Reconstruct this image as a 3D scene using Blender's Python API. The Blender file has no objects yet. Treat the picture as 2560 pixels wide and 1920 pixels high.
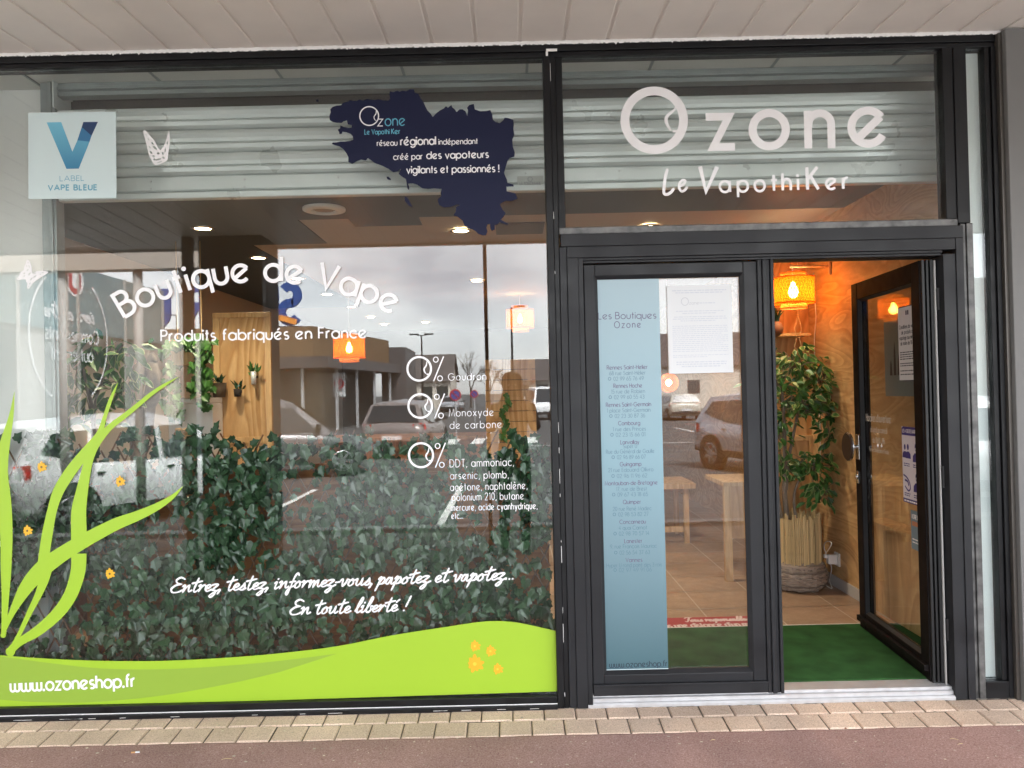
import bpy, bmesh, math, random
from mathutils import Vector, Matrix, Euler
from mathutils.geometry import tessellate_polygon
random.seed(7)
PI = math.pi
S = bpy.context.scene
COL = S.collection

# ------------------------------------------------------------------ camera
CAM = Vector((0.0, -3.53, 1.435)); FPX = 1923.0
RHO = .0225; PITCH = math.radians(.6)
RC = Matrix.Rotation(PI/2 + PITCH, 3, 'X') @ Matrix.Rotation(-RHO, 3, 'Z')
cd = bpy.data.cameras.new('camera'); cam = bpy.data.objects.new('camera', cd); COL.objects.link(cam)
cam.location = CAM; cam.rotation_euler = RC.to_euler()
cd.sensor_width = 36; cd.lens = 36*FPX/2560; cd.clip_start = .01; cd.clip_end = 2000
S.camera = cam

# ------------------------------------------------------------------ world, sun, exposure
SUN_EL, SUN_AZ = math.radians(52), math.radians(32)
w = bpy.data.worlds.new('World'); S.world = w; w.use_nodes = True
nt = w.node_tree; nt.nodes.clear()
def wn(t, **k):
    n = nt.nodes.new(t)
    for a, b in k.items(): setattr(n, a, b)
    return n
sky = wn('ShaderNodeTexSky', sky_type='NISHITA', sun_disc=False, sun_elevation=SUN_EL, sun_rotation=SUN_AZ)
sky.air_density = 1.0; sky.dust_density = 0.6
hs = wn('ShaderNodeHueSaturation'); hs.inputs['Saturation'].default_value = .16
tc = wn('ShaderNodeTexCoord'); mp = wn('ShaderNodeMapping'); mp.inputs['Scale'].default_value = (1.2, 1.2, 3.2)
no = wn('ShaderNodeTexNoise'); no.inputs['Scale'].default_value = 2.3; no.inputs['Detail'].default_value = 6; no.inputs['Roughness'].default_value = .55
cr = wn('ShaderNodeValToRGB'); cr.color_ramp.elements[0].position = .36; cr.color_ramp.elements[1].position = .66
cr.color_ramp.elements[0].color = (.8, .83, .9, 1); cr.color_ramp.elements[1].color = (1.75, 1.74, 1.72, 1)
mx = wn('ShaderNodeMixRGB', blend_type='MULTIPLY'); mx.inputs[0].default_value = 1
bg = wn('ShaderNodeBackground'); bg.inputs['Strength'].default_value = .15
ow = wn('ShaderNodeOutputWorld')
L = nt.links.new
L(sky.outputs[0], hs.inputs['Color']); L(tc.outputs['Generated'], mp.inputs['Vector']); L(mp.outputs[0], no.inputs['Vector'])
L(no.outputs['Fac'], cr.inputs[0]); L(hs.outputs[0], mx.inputs[1]); L(cr.outputs[0], mx.inputs[2])
L(mx.outputs[0], bg.inputs[0]); L(bg.outputs[0], ow.inputs[0])
sd = bpy.data.lights.new('sun', 'SUN'); sd.energy = 5.0; sd.angle = math.radians(25); sd.color = (1, .98, .95)
so = bpy.data.objects.new('sun', sd); COL.objects.link(so)
so.rotation_euler = Euler((PI/2 - SUN_EL, 0, PI - SUN_AZ))
S.view_settings.view_transform = 'Standard'; S.view_settings.look = 'None'
S.view_settings.exposure = 2.75; S.view_settings.gamma = 1
cy = S.cycles
cy.max_bounces = 10; cy.diffuse_bounces = 5; cy.glossy_bounces = 4; cy.transparent_max_bounces = 24; cy.transmission_bounces = 4
cy.caustics_reflective = False; cy.caustics_refractive = False; cy.sample_clamp_indirect = 4; cy.use_denoising = True

# ------------------------------------------------------------------ helpers
def ray(px, py): return RC @ Vector(((px-1280)/FPX, -(py-960)/FPX, -1))
def W(px, py, y=0.0):                       # photo pixel -> point on the vertical plane at depth y
    d = ray(px, py); return CAM + d*((y-CAM.y)/d.y)
def WX(px, py, x):                          # photo pixel -> point on a side plane
    d = ray(px, py); return CAM + d*((x-CAM.x)/d.x)
def WZ(px, py, z):                          # photo pixel -> point on a level plane
    d = ray(px, py); return CAM + d*((z-CAM.z)/d.z)

def mat(name, col, rough=.5, metal=0.0, var=.0, vscale=20.0, bump=0.0, bscale=200.0, spec=.5, emit=None, estr=0, island=0.0):
    m = bpy.data.materials.new(name); m.use_nodes = True
    t = m.node_tree; b = t.nodes['Principled BSDF']
    b.inputs['Base Color'].default_value = (*col, 1); b.inputs['Roughness'].default_value = rough
    b.inputs['Metallic'].default_value = metal; b.inputs['Specular IOR Level'].default_value = spec
    if emit: b.inputs['Emission Color'].default_value = (*emit, 1); b.inputs['Emission Strength'].default_value = estr
    out = None
    co = t.nodes.new('ShaderNodeTexCoord')
    if var or island:
        src = None
        if var:
            n = t.nodes.new('ShaderNodeTexNoise'); n.inputs['Scale'].default_value = vscale; n.inputs['Detail'].default_value = 5
            t.links.new(co.outputs['Object'], n.inputs['Vector']); r = t.nodes.new('ShaderNodeMapRange')
            r.inputs[1].default_value = .3; r.inputs[2].default_value = .7; r.inputs[3].default_value = 1-var; r.inputs[4].default_value = 1+var
            t.links.new(n.outputs['Fac'], r.inputs[0]); src = r.outputs[0]
            rr = t.nodes.new('ShaderNodeMapRange'); rr.inputs[1].default_value = .3; rr.inputs[2].default_value = .7
            rr.inputs[3].default_value = max(.05, rough-.12); rr.inputs[4].default_value = min(1, rough+.12)
            t.links.new(n.outputs['Fac'], rr.inputs[0]); t.links.new(rr.outputs[0], b.inputs['Roughness'])
        if island:
            g = t.nodes.new('ShaderNodeNewGeometry'); r = t.nodes.new('ShaderNodeMapRange')
            r.inputs[3].default_value = 1-island; r.inputs[4].default_value = 1+island
            t.links.new(g.outputs['Random Per Island'], r.inputs[0])
            if src:
                mm = t.nodes.new('ShaderNodeMath'); mm.operation = 'MULTIPLY'
                t.links.new(src, mm.inputs[0]); t.links.new(r.outputs[0], mm.inputs[1]); src = mm.outputs[0]
            else: src = r.outputs[0]
        mxx = t.nodes.new('ShaderNodeMixRGB'); mxx.blend_type = 'MULTIPLY'; mxx.inputs[0].default_value = 1
        mxx.inputs[1].default_value = (*col, 1); t.links.new(src, mxx.inputs[2]); t.links.new(mxx.outputs[0], b.inputs['Base Color'])
    if bump:
        n = t.nodes.new('ShaderNodeTexNoise'); n.inputs['Scale'].default_value = bscale; n.inputs['Detail'].default_value = 4
        t.links.new(co.outputs['Object'], n.inputs['Vector']); bu = t.nodes.new('ShaderNodeBump'); bu.inputs['Strength'].default_value = bump
        bu.inputs['Distance'].default_value = .01
        t.links.new(n.outputs['Fac'], bu.inputs['Height']); t.links.new(bu.outputs[0], b.inputs['Normal'])
    return m

def speckle(name, cols, scale, rough=.9, bump=.3, patch=None):       # granular mineral surfaces
    m = bpy.data.materials.new(name); m.use_nodes = True; t = m.node_tree; b = t.nodes['Principled BSDF']
    b.inputs['Roughness'].default_value = rough; b.inputs['Specular IOR Level'].default_value = .25
    co = t.nodes.new('ShaderNodeTexCoord'); n = t.nodes.new('ShaderNodeTexNoise')
    n.inputs['Scale'].default_value = scale; n.inputs['Detail'].default_value = 3; n.inputs['Roughness'].default_value = .8
    t.links.new(co.outputs['Object'], n.inputs['Vector'])
    c = t.nodes.new('ShaderNodeValToRGB'); e = c.color_ramp.elements
    e[0].position = .3; e[0].color = (*cols[0], 1); e[1].position = .72; e[1].color = (*cols[-1], 1)
    for k, cc in enumerate(cols[1:-1]):
        x = e.new(.3+.42*(k+1)/(len(cols)-1)); x.color = (*cc, 1)
    t.links.new(n.outputs['Fac'], c.inputs[0])
    n2 = t.nodes.new('ShaderNodeTexNoise'); n2.inputs['Scale'].default_value = 1.7; n2.inputs['Detail'].default_value = 5
    t.links.new(co.outputs['Object'], n2.inputs['Vector'])
    r = t.nodes.new('ShaderNodeMapRange'); r.inputs[1].default_value = .35; r.inputs[2].default_value = .68; r.inputs[3].default_value = .82; r.inputs[4].default_value = 1.14
    t.links.new(n2.outputs['Fac'], r.inputs[0])
    g = t.nodes.new('ShaderNodeNewGeometry'); r3 = t.nodes.new('ShaderNodeMapRange'); r3.inputs[3].default_value = .88; r3.inputs[4].default_value = 1.1
    t.links.new(g.outputs['Random Per Island'], r3.inputs[0])
    mu = t.nodes.new('ShaderNodeMath'); mu.operation = 'MULTIPLY'; t.links.new(r.outputs[0], mu.inputs[0]); t.links.new(r3.outputs[0], mu.inputs[1])
    x = t.nodes.new('ShaderNodeMixRGB'); x.blend_type = 'MULTIPLY'; x.inputs[0].default_value = 1
    t.links.new(c.outputs[0], x.inputs[1]); t.links.new(mu.outputs[0], x.inputs[2]); last = x
    if patch:
        n4 = t.nodes.new('ShaderNodeTexNoise'); n4.inputs['Scale'].default_value = 2.6; n4.inputs['Detail'].default_value = 8; n4.inputs['Roughness'].default_value = .75
        t.links.new(co.outputs['Object'], n4.inputs['Vector'])
        c4 = t.nodes.new('ShaderNodeValToRGB'); c4.color_ramp.elements[0].position = .58; c4.color_ramp.elements[1].position = .78
        c4.color_ramp.elements[0].color = (0, 0, 0, 1); c4.color_ramp.elements[1].color = (.6, .6, .6, 1)
        t.links.new(n4.outputs['Fac'], c4.inputs[0])
        y = t.nodes.new('ShaderNodeMixRGB'); t.links.new(c4.outputs[0], y.inputs[0]); t.links.new(x.outputs[0], y.inputs[1]); y.inputs[2].default_value = (*patch, 1); last = y
    t.links.new(last.outputs[0], b.inputs['Base Color'])
    bu = t.nodes.new('ShaderNodeBump'); bu.inputs['Strength'].default_value = bump; bu.inputs['Distance'].default_value = .004
    t.links.new(n.outputs['Fac'], bu.inputs['Height']); t.links.new(bu.outputs[0], b.inputs['Normal'])
    return m

def wood(name, c1, c2, stretch=(1, 1, .25), scale=2.2, bands=26, rough=.5, dist=.8):
    m = bpy.data.materials.new(name); m.use_nodes = True; t = m.node_tree; b = t.nodes['Principled BSDF']
    b.inputs['Roughness'].default_value = rough; b.inputs['Specular IOR Level'].default_value = .3
    co = t.nodes.new('ShaderNodeTexCoord'); mpn = t.nodes.new('ShaderNodeMapping'); mpn.inputs['Scale'].default_value = stretch
    n = t.nodes.new('ShaderNodeTexNoise'); n.inputs['Scale'].default_value = scale; n.inputs['Detail'].default_value = 1.6; n.inputs['Distortion'].default_value = dist
    t.links.new(co.outputs['Object'], mpn.inputs[0]); t.links.new(mpn.outputs[0], n.inputs['Vector'])
    a = t.nodes.new('ShaderNodeMath'); a.operation = 'MULTIPLY'; a.inputs[1].default_value = bands; t.links.new(n.outputs['Fac'], a.inputs[0])
    f = t.nodes.new('ShaderNodeMath'); f.operation = 'FRACT'; t.links.new(a.outputs[0], f.inputs[0])
    c = t.nodes.new('ShaderNodeValToRGB'); e = c.color_ramp.elements
    e[0].position = 0; e[0].color = (*c1, 1); e[1].position = .8; e[1].color = (*c2, 1); k = e.new(1.0); k.color = (*c1, 1)
    t.links.new(f.outputs[0], c.inputs[0])
    n2 = t.nodes.new('ShaderNodeTexNoise'); n2.inputs['Scale'].default_value = 40; n2.inputs['Detail'].default_value = 3
    t.links.new(mpn.outputs[0], n2.inputs['Vector'])
    r = t.nodes.new('ShaderNodeMapRange'); r.inputs[3].default_value = .75; r.inputs[4].default_value = 1.2; t.links.new(n2.outputs['Fac'], r.inputs[0])
    x = t.nodes.new('ShaderNodeMixRGB'); x.blend_type = 'MULTIPLY'; x.inputs[0].default_value = 1
    t.links.new(c.outputs[0], x.inputs[1]); t.links.new(r.outputs[0], x.inputs[2]); t.links.new(x.outputs[0], b.inputs['Base Color'])
    return m

def glass(name, refl=.085, tint=(.93, .95, .94), dirt=0.0):
    m = bpy.data.materials.new(name); m.use_nodes = True; t = m.node_tree; t.nodes.clear()
    tr = t.nodes.new('ShaderNodeBsdfTransparent'); tr.inputs[0].default_value = (*tint, 1)
    gl = t.nodes.new('ShaderNodeBsdfGlossy'); gl.inputs['Roughness'].default_value = 0; gl.inputs[0].default_value = (1, 1, 1, 1)
    lw = t.nodes.new('ShaderNodeLayerWeight'); lw.inputs['Blend'].default_value = .5
    p = t.nodes.new('ShaderNodeMath'); p.operation = 'POWER'; p.inputs[1].default_value = 4; t.links.new(lw.outputs['Facing'], p.inputs[0])
    r = t.nodes.new('ShaderNodeMapRange'); r.inputs[3].default_value = refl; r.inputs[4].default_value = .9; t.links.new(p.outputs[0], r.inputs[0])
    x = t.nodes.new('ShaderNodeMixShader'); t.links.new(r.outputs[0], x.inputs[0]); t.links.new(tr.outputs[0], x.inputs[1]); t.links.new(gl.outputs[0], x.inputs[2])
    o = t.nodes.new('ShaderNodeOutputMaterial'); last = x.outputs[0]
    if dirt:
        df = t.nodes.new('ShaderNodeBsdfDiffuse'); df.inputs[0].default_value = (.8, .8, .8, 1)
        co = t.nodes.new('ShaderNodeTexCoord'); n = t.nodes.new('ShaderNodeTexNoise'); n.inputs['Scale'].default_value = 1.6; n.inputs['Detail'].default_value = 9; n.inputs['Roughness'].default_value = .7; n.inputs['Distortion'].default_value = 1.5
        t.links.new(co.outputs['Object'], n.inputs['Vector']); rr = t.nodes.new('ShaderNodeMapRange'); rr.inputs[1].default_value = .45; rr.inputs[2].default_value = .85; rr.inputs[3].default_value = 0; rr.inputs[4].default_value = dirt
        t.links.new(n.outputs['Fac'], rr.inputs[0]); y = t.nodes.new('ShaderNodeMixShader'); t.links.new(rr.outputs[0], y.inputs[0]); t.links.new(last, y.inputs[1]); t.links.new(df.outputs[0], y.inputs[2]); last = y.outputs[0]
    t.links.new(last, o.inputs[0]); return m

class MB:
    def __init__(s): s.v = []; s.f = []; s.m = []; s.mi = 0
    def vert(s, p): s.v.append(Vector(p)); return len(s.v)-1
    def face(s, idx): s.f.append(tuple(idx)); s.m.append(s.mi)
    def quad(s, *ps): s.face([s.vert(p) for p in ps]); return s
    def box(s, x0, x1, y0, y1, z0, z1):
        b = len(s.v)
        for p in ((x0,y0,z0),(x1,y0,z0),(x1,y1,z0),(x0,y1,z0),(x0,y0,z1),(x1,y0,z1),(x1,y1,z1),(x0,y1,z1)): s.v.append(Vector(p))
        for q in ((0,3,2,1),(4,5,6,7),(0,1,5,4),(1,2,6,5),(2,3,7,6),(3,0,4,7)): s.face([b+i for i in q])
        return s
    def hexa(s, pts):                      # 8 points, box order
        b = len(s.v)
        for p in pts: s.v.append(Vector(p))
        for q in ((0,3,2,1),(4,5,6,7),(0,1,5,4),(1,2,6,5),(2,3,7,6),(3,0,4,7)): s.face([b+i for i in q])
        return s
    def tube(s, pts, r, n=8, cap=True):
        pts = [Vector(p) for p in pts]; rs = r if isinstance(r, (list, tuple)) else [r]*len(pts)
        rings = []; up = Vector((0, 0, 1))
        t0 = (pts[1]-pts[0]).normalized(); a = t0.cross(up)
        if a.length < .05: a = t0.cross(Vector((1, 0, 0)))
        a.normalize()
        for i, p in enumerate(pts):
            t = (pts[min(i+1, len(pts)-1)]-pts[max(i-1, 0)]).normalized()
            a = (a - t*a.dot(t)); a.normalize(); bb = t.cross(a)
            rings.append([s.vert(p+(a*math.cos(2*PI*k/n)+bb*math.sin(2*PI*k/n))*rs[i]) for k in range(n)])
        for i in range(len(rings)-1):
            for k in range(n): s.face((rings[i][k], rings[i][(k+1) % n], rings[i+1][(k+1) % n], rings[i+1][k]))
        if cap: s.face(rings[0][::-1]); s.face(rings[-1])
        return s
    def lathe(s, prof, c=(0, 0, 0), n=24, axis='Z', cap=True):
        c = Vector(c); rings = []
        for r, h in prof:
            ring = []
            for k in range(n):
                a = 2*PI*k/n; x, y = r*math.cos(a), r*math.sin(a)
                p = {'Z': (x, y, h), 'Y': (x, h, y), 'X': (h, x, y)}[axis]
                ring.append(s.vert(c+Vector(p)))
            rings.append(ring)
        for i in range(len(rings)-1):
            for k in range(n): s.face((rings[i][k], rings[i][(k+1) % n], rings[i+1][(k+1) % n], rings[i+1][k]))
        if cap: s.face(rings[0][::-1]); s.face(rings[-1])
        return s
    def poly(s, pts):                      # concave flat polygon
        pts = [Vector(p) for p in pts]; b = len(s.v); s.v.extend(pts)
        for t in tessellate_polygon([pts]): s.face([b+i for i in t])
        return s
    def extr(s, prof, x0, x1):             # (y,z) profile extruded along X
        b = len(s.v); n = len(prof)
        for y, z in prof: s.v.append(Vector((x0, y, z)))
        for y, z in prof: s.v.append(Vector((x1, y, z)))
        for i in range(n-1): s.face((b+i, b+i+1, b+n+i+1, b+n+i))
        return s
    def ribbon(s, pts, ws, M, closed=False, lift=0.0):   # pts 2D, widths; M maps (u,v,lift)->3D
        n = len(pts)
        if n < 2: return s
        if not isinstance(ws, (list, tuple)): ws = [ws]*n
        Ls = []; Rs = []
        for i in range(n):
            if closed: p0, p1 = pts[i-1], pts[(i+1) % n]
            else: p0, p1 = pts[max(i-1, 0)], pts[min(i+1, n-1)]
            p = pts[i]
            d0 = Vector((p[0]-p0[0], p[1]-p0[1])); d1 = Vector((p1[0]-p[0], p1[1]-p[1]))
            if d0.length < 1e-9: d0 = d1
            if d1.length < 1e-9: d1 = d0
            if d0.length < 1e-9: d0 = d1 = Vector((1, 0))
            d0 = d0.normalized(); d1 = d1.normalized()
            t = d0+d1
            t = d1 if t.length < .2 else t.normalized()
            nn = Vector((-t.y, t.x)); k = 1/max(.55, nn.dot(Vector((-d1.y, d1.x))))
            h = ws[i]/2*k; lf = lift+i*3e-6
            Ls.append(s.vert(M(p[0]+nn.x*h, p[1]+nn.y*h, lf))); Rs.append(s.vert(M(p[0]-nn.x*h, p[1]-nn.y*h, lf)))
        for i in range(n if closed else n-1):
            j = (i+1) % n; s.face((Ls[i], Rs[i], Rs[j], Ls[j]))
        return s
    def disc(s, c, r, M, n=16, lift=0.0, ry=None):
        s.face([s.vert(M(c[0]+r*math.cos(2*PI*k/n), c[1]+(ry or r)*math.sin(2*PI*k/n), lift)) for k in range(n)]); return s

ORG = {}
def setp(o, label=None, cat=None, group=None, kind=None):
    if label: o['label'] = label
    if cat: o['category'] = cat
    if group: o['group'] = group
    if kind: o['kind'] = kind
    return o
def thing(name, label, cat, loc=(0, 0, 0), group=None, rz=0.0):
    o = bpy.data.objects.new(name, None); COL.objects.link(o); o.location = loc; o.rotation_euler = (0, 0, rz)
    o.empty_display_size = .1; ORG[o.name] = Vector(loc); return setp(o, label, cat, group)
def obj(name, mb, mats, parent=None, local=False, smooth=False, bevel=0.0, label=None, cat=None, group=None, kind=None):
    me = bpy.data.meshes.new(name); vs = [Vector(v) for v in mb.v]
    o = bpy.data.objects.new(name, me); COL.objects.link(o)
    if parent is not None:
        off = Vector() if local else ORG[parent.name]; o.parent = parent; ORG[o.name] = ORG[parent.name]
    else:
        xs = [v.x for v in vs]; ys = [v.y for v in vs]; zs = [v.z for v in vs]
        off = Vector(((min(xs)+max(xs))/2, (min(ys)+max(ys))/2, min(zs))); o.location = off; ORG[o.name] = off
    me.from_pydata([v-off for v in vs], [], mb.f)
    if not isinstance(mats, (list, tuple)): mats = [mats]
    for m in mats: me.materials.append(m)
    if len(mats) > 1:
        for p, k in zip(me.polygons, mb.m): p.material_index = k
    if smooth:
        for p in me.polygons: p.use_smooth = True
    me.update()
    if bevel:
        b = o.modifiers.new('bevel', 'BEVEL'); b.width = bevel; b.segments = 2; b.limit_method = 'ANGLE'; b.angle_limit = math.radians(40)
    return setp(o, label, cat, group, kind)
def struct(name, mb, m, label=None, **k): return obj(name, mb, m, kind='structure', label=label, **k)
def B(*a): return MB().box(*a)
def catmull(pts, n=6, closed=False):
    out = []; N = len(pts)
    for i in range(N if closed else N-1):
        if closed: p0, p1, p2, p3 = pts[i-1], pts[i], pts[(i+1) % N], pts[(i+2) % N]
        else: p0, p1, p2, p3 = pts[max(i-1, 0)], pts[i], pts[i+1], pts[min(i+2, N-1)]
        for k in range(n):
            t = k/n
            out.append(tuple(.5*(2*b+(c-a)*t+(2*a-5*b+4*c-d)*t*t+(3*b-a-3*c+d)*t**3) for a, b, c, d in zip(p0, p1, p2, p3)))
    if not closed: out.append(tuple(pts[-1]))
    return out

# ------------------------------------------------------------------ materials
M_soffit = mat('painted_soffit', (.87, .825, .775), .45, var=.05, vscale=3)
M_caulk = mat('white_sealant', (.85, .84, .82), .6)
M_black = mat('black_frame', (.006, .006, .007), .45, var=.25, vscale=12, spec=.3)
M_anth = mat('anthracite_frame', (.0165, .0168, .019), .5, var=.16, vscale=7, spec=.3)
M_anthd = mat('gasket', (.008, .008, .009), .5)
M_alu = mat('aluminium', (.6, .6, .61), .4, .5, var=.06, vscale=30)
M_worn = mat('worn_metal', (.11, .108, .105), .45, .3, var=.6, vscale=18)
M_galv = mat('galvanised', (.70, .735, .73), .36, .25, var=.04, vscale=4)
M_galvd = mat('galvanised_dark', (.3, .33, .33), .4, .3, var=.1, vscale=6)
M_glass = glass('window_glass', .043, (.95, .97, .96), .006)
M_glassd = glass('door_glass', .045, (.95, .96, .96), .004)
M_wallg = mat('grey_render', (.155, .152, .147), .6, var=.06, vscale=2, bump=.05, bscale=300)
M_wht = mat('white_vinyl', (.86, .85, .86), .4)
M_lime = mat('lime_vinyl', (.34, .54, .03), .4)
M_limed = mat('lime_dark_vinyl', (.27, .42, .045), .4)
M_yel = mat('yellow_vinyl', (.8, .43, .02), .45)
M_brown = mat('dark_centre', (.12, .08, .02), .5)
M_navy = mat('navy_vinyl', (.009, .012, .042), .6, spec=.25)
M_cyan = mat('cyan_vinyl', (.12, .42, .55), .45)
M_lblue = mat('pale_blue_panel', (.60, .72, .73), .4, var=.03, vscale=3)
M_plas = mat('white_plastic', (.8, .79, .77), .4)
M_plyw = wood('plywood', (.47, .28, .125), (.62, .41, .205), (1, .36, 1.1), 2.6, 13, .55, 1.3)
M_plyf = wood('plywood_front', (.46, .25, .10), (.66, .42, .2), (1, 1, .28), 2.2, 14, .5, .9)
M_pine = wood('pine', (.52, .31, .13), (.68, .45, .22), (3, 3, .3), 2.0, 8, .5, .5)
M_dwood = wood('brown_boards', (.3, .11, .035), (.46, .19, .065), (.3, 1, 3), 2.5, 10, .55, .6)
M_wallc = mat('cream_wall', (.66, .6, .52), .8, var=.03, vscale=2)
M_wallw = mat('white_wall', (.68, .68, .64), .8, var=.05, vscale=2)
M_cbeige = mat('beige_ceiling', (.36, .30, .24), .7)
M_cslate = mat('slate_ceiling', (.007, .02, .03), .5)
M_cwhite = mat('pale_ceiling', (.72, .71, .67), .7, var=.04, vscale=4)
M_navyw = mat('navy_paint', (.016, .026, .034), .5)
M_dark = mat('dark_void', (.02, .018, .016), .8)
M_leaf = mat('ivy_leaf', (.034, .078, .035), .27, island=.45, spec=.6)
M_leaf2 = mat('fig_leaf', (.055, .15, .03), .4, island=.4)
M_rim = mat('fig_leaf_edge', (.36, .42, .16), .45)
M_stem = mat('lattice_wood', (.17, .085, .045), .7, island=.2)
M_trunk = mat('fig_trunk', (.2, .16, .12), .8, var=.2, vscale=30)
M_mat = mat('green_carpet', (.046, .135, .042), .95, var=.3, vscale=7, bump=.8, bscale=700, spec=.1)
M_red = mat('red_banner', (.42, .045, .05), .5)
M_skirt = mat('grey_skirting', (.5, .49, .48), .5)
M_reed = mat('reed', (.56, .42, .21), .6, island=.35)
M_wick = mat('grey_wicker', (.23, .185, .15), .7, island=.5)
M_wickl = mat('brown_wicker', (.4, .24, .11), .7, island=.3)
M_paper = mat('white_paper', (.66, .67, .68), .7)
M_ink = mat('grey_ink', (.3, .31, .34), .7)
M_inkd = mat('dark_ink', (.03, .04, .06), .7)
M_inkb = mat('blue_ink', (.04, .03, .2), .6)
M_chrome = mat('brushed_steel', (.6, .6, .6), .25, 1)
M_dbrown = mat('dark_brown_disc', (.04, .022, .015), .4)
M_orange = mat('orange_ink', (.5, .2, .1), .6)
M_rope = mat('macrame_cord', (.55, .4, .22), .8)
M_felt = mat('dark_felt', (.03, .022, .018), .9)
M_terr = mat('terracotta', (.16, .06, .03), .7)

# ------------------------------------------------------------------ ground
SL = .085                                                             # the strip at the foot of the shop front slopes to the street
def gz(y): return SL*y if y > -.62 else -.0527+.012*(y+.62)
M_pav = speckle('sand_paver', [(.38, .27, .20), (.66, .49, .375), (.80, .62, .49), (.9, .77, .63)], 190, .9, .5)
M_joint = mat('paver_joint', (.12, .105, .085), .95, var=.3, vscale=60)
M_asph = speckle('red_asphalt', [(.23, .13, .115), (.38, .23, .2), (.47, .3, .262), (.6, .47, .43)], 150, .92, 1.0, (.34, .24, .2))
M_road = speckle('grey_asphalt', [(.075, .075, .076), (.105, .105, .106), (.15, .15, .15)], 150, .9, .4)
M_conc = speckle('pale_mortar', [(.2, .175, .145), (.28, .255, .215), (.36, .33, .28)], 120, .9, .4)
M_kerb = mat('kerb_stone', (.42, .41, .39), .8, var=.15, vscale=8)
R0, R1, R2 = -.028, -.128, -.256
p = MB(); pj = MB()
for row, (ya, yb, ph) in enumerate(((R0, R1, W(1674, 1780, -.08).x), (R1, R2, W(1654, 1812, -.19).x))):
    x = ph-.14*40
    while x < 6:
        g = .0045; ja = random.uniform(-.0015, .0015); x0, x1, y0, y1 = x+g/2, x+.14-g/2, ya-g/2+ja*.5, yb+g/2
        e = .006; dz = random.uniform(-.002, .002); b = len(p.v)
        for (xx, yy, in_) in ((x0, y1, 0), (x1, y1, 0), (x1, y0, 0), (x0, y0, 0), (x0+e, y1+e, 1), (x1-e, y1+e, 1), (x1-e, y0-e, 1), (x0+e, y0-e, 1)):
            p.v.append(Vector((xx, yy, gz(yy)+dz-(.006 if not in_ else 0))))
        for q in ((4, 5, 6, 7), (0, 1, 5, 4), (1, 2, 6, 5), (2, 3, 7, 6), (3, 0, 4, 7)): p.face([b+i for i in q])
        x += .14
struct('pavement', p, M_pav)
def strip(y0, y1, dz, x0=-9, x1=9, n=1):
    b = MB()
    for i in range(n):
        a, c = y0+(y1-y0)*i/n, y0+(y1-y0)*(i+1)/n
        b.quad((x0, a, gz(a)+dz), (x1, a, gz(a)+dz), (x1, c, gz(c)+dz), (x0, c, gz(c)+dz))
    return b
struct('paver_bedding', strip(R2-.005, .06, -.0075), M_joint)
# red asphalt footway, its ragged inner edge meeting the pavers
p = MB(); xs = [-9+.035*i for i in range(515)]; prev = None
ed = 0.0
for x in xs:
    ed = ed*.7+random.uniform(-.0035, .0035)
    cur = [p.vert((x, R2+.003+ed, gz(R2)-.003)), p.vert((x, R2-.012+ed*.5, gz(R2-.012)+.001)), p.vert((x, -.62, gz(-.62))), p.vert((x, -1.6, gz(-1.6)))]
    if prev:
        for k in range(3): p.face((prev[k+1], cur[k+1], cur[k], prev[k]))
    prev = cur
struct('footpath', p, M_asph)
p = MB()
for j in range(13):
    y0 = -1.604-.285*j
    if y0-.28 < -5.3: break
    for i in range(60): x0 = -9+.3*i+(.15 if j % 2 else 0); p.quad((x0, y0-.28, gz(y0-.28)), (x0+.295, y0-.28, gz(y0-.28)), (x0+.295, y0, gz(y0)), (x0, y0, gz(y0)))
struct('paved_path', p, speckle('grey_paving', [(.26, .235, .21), (.36, .335, .3), (.44, .41, .37)], 90, .9, .3)); struct('path_bedding', strip(-5.3, -1.59, -.006), M_joint)
p = MB(); prev = None
for i in range(260):                                                  # mortar fillet under the shop front
    x = -2.7+i*.02; wv = .026+random.uniform(-.006, .006)
    cur = [p.vert((x, -.002, .0)), p.vert((x, -wv*.6, -.001)), p.vert((x, -wv-.012, gz(-wv-.012)+.001))]
    if prev:
        for k in range(2): p.face((prev[k+1], cur[k+1], cur[k], prev[k]))
    prev = cur
struct('mortar_strip', p, M_conc)
RZ = gz(-5.3)
struct('kerb', B(-40, 40, -5.5, -5.3, RZ-.3, RZ+.012), M_kerb, bevel=.015)
ZR = RZ-.12
p = MB(); p.quad((-600, -5.45, ZR), (600, -5.45, ZR), (600, -900, ZR), (-600, -900, ZR)); struct('road', p, M_road)
p = MB(); p.quad((-40, 12, -.4), (40, 12, -.4), (40, -5.4, -.4), (-40, -5.4, -.4)); struct('ground', p, M_conc)
p = MB()
def mark(x0, x1, y0, y1): p.quad((x0, y0, ZR+.004), (x1, y0, ZR+.004), (x1, y1, ZR+.004), (x0, y1, ZR+.004))
for k in range(9): mark(-14+2.6*k, -13.9+2.6*k, -10.2, -5.6)
for k in range(5): mark(.6-.9*k-.2, .6-.9*k+.2, -24.5, -21.5)
for k in range(10): mark(-14+2.6*k, -13.9+2.6*k, -29, -24)
for k in range(12): mark(-24+4*k, -22+4*k, -20.1, -19.98)
struct('road_markings', p, mat('road_paint', (.75, .75, .72), .8, var=.1, vscale=20))

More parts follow.
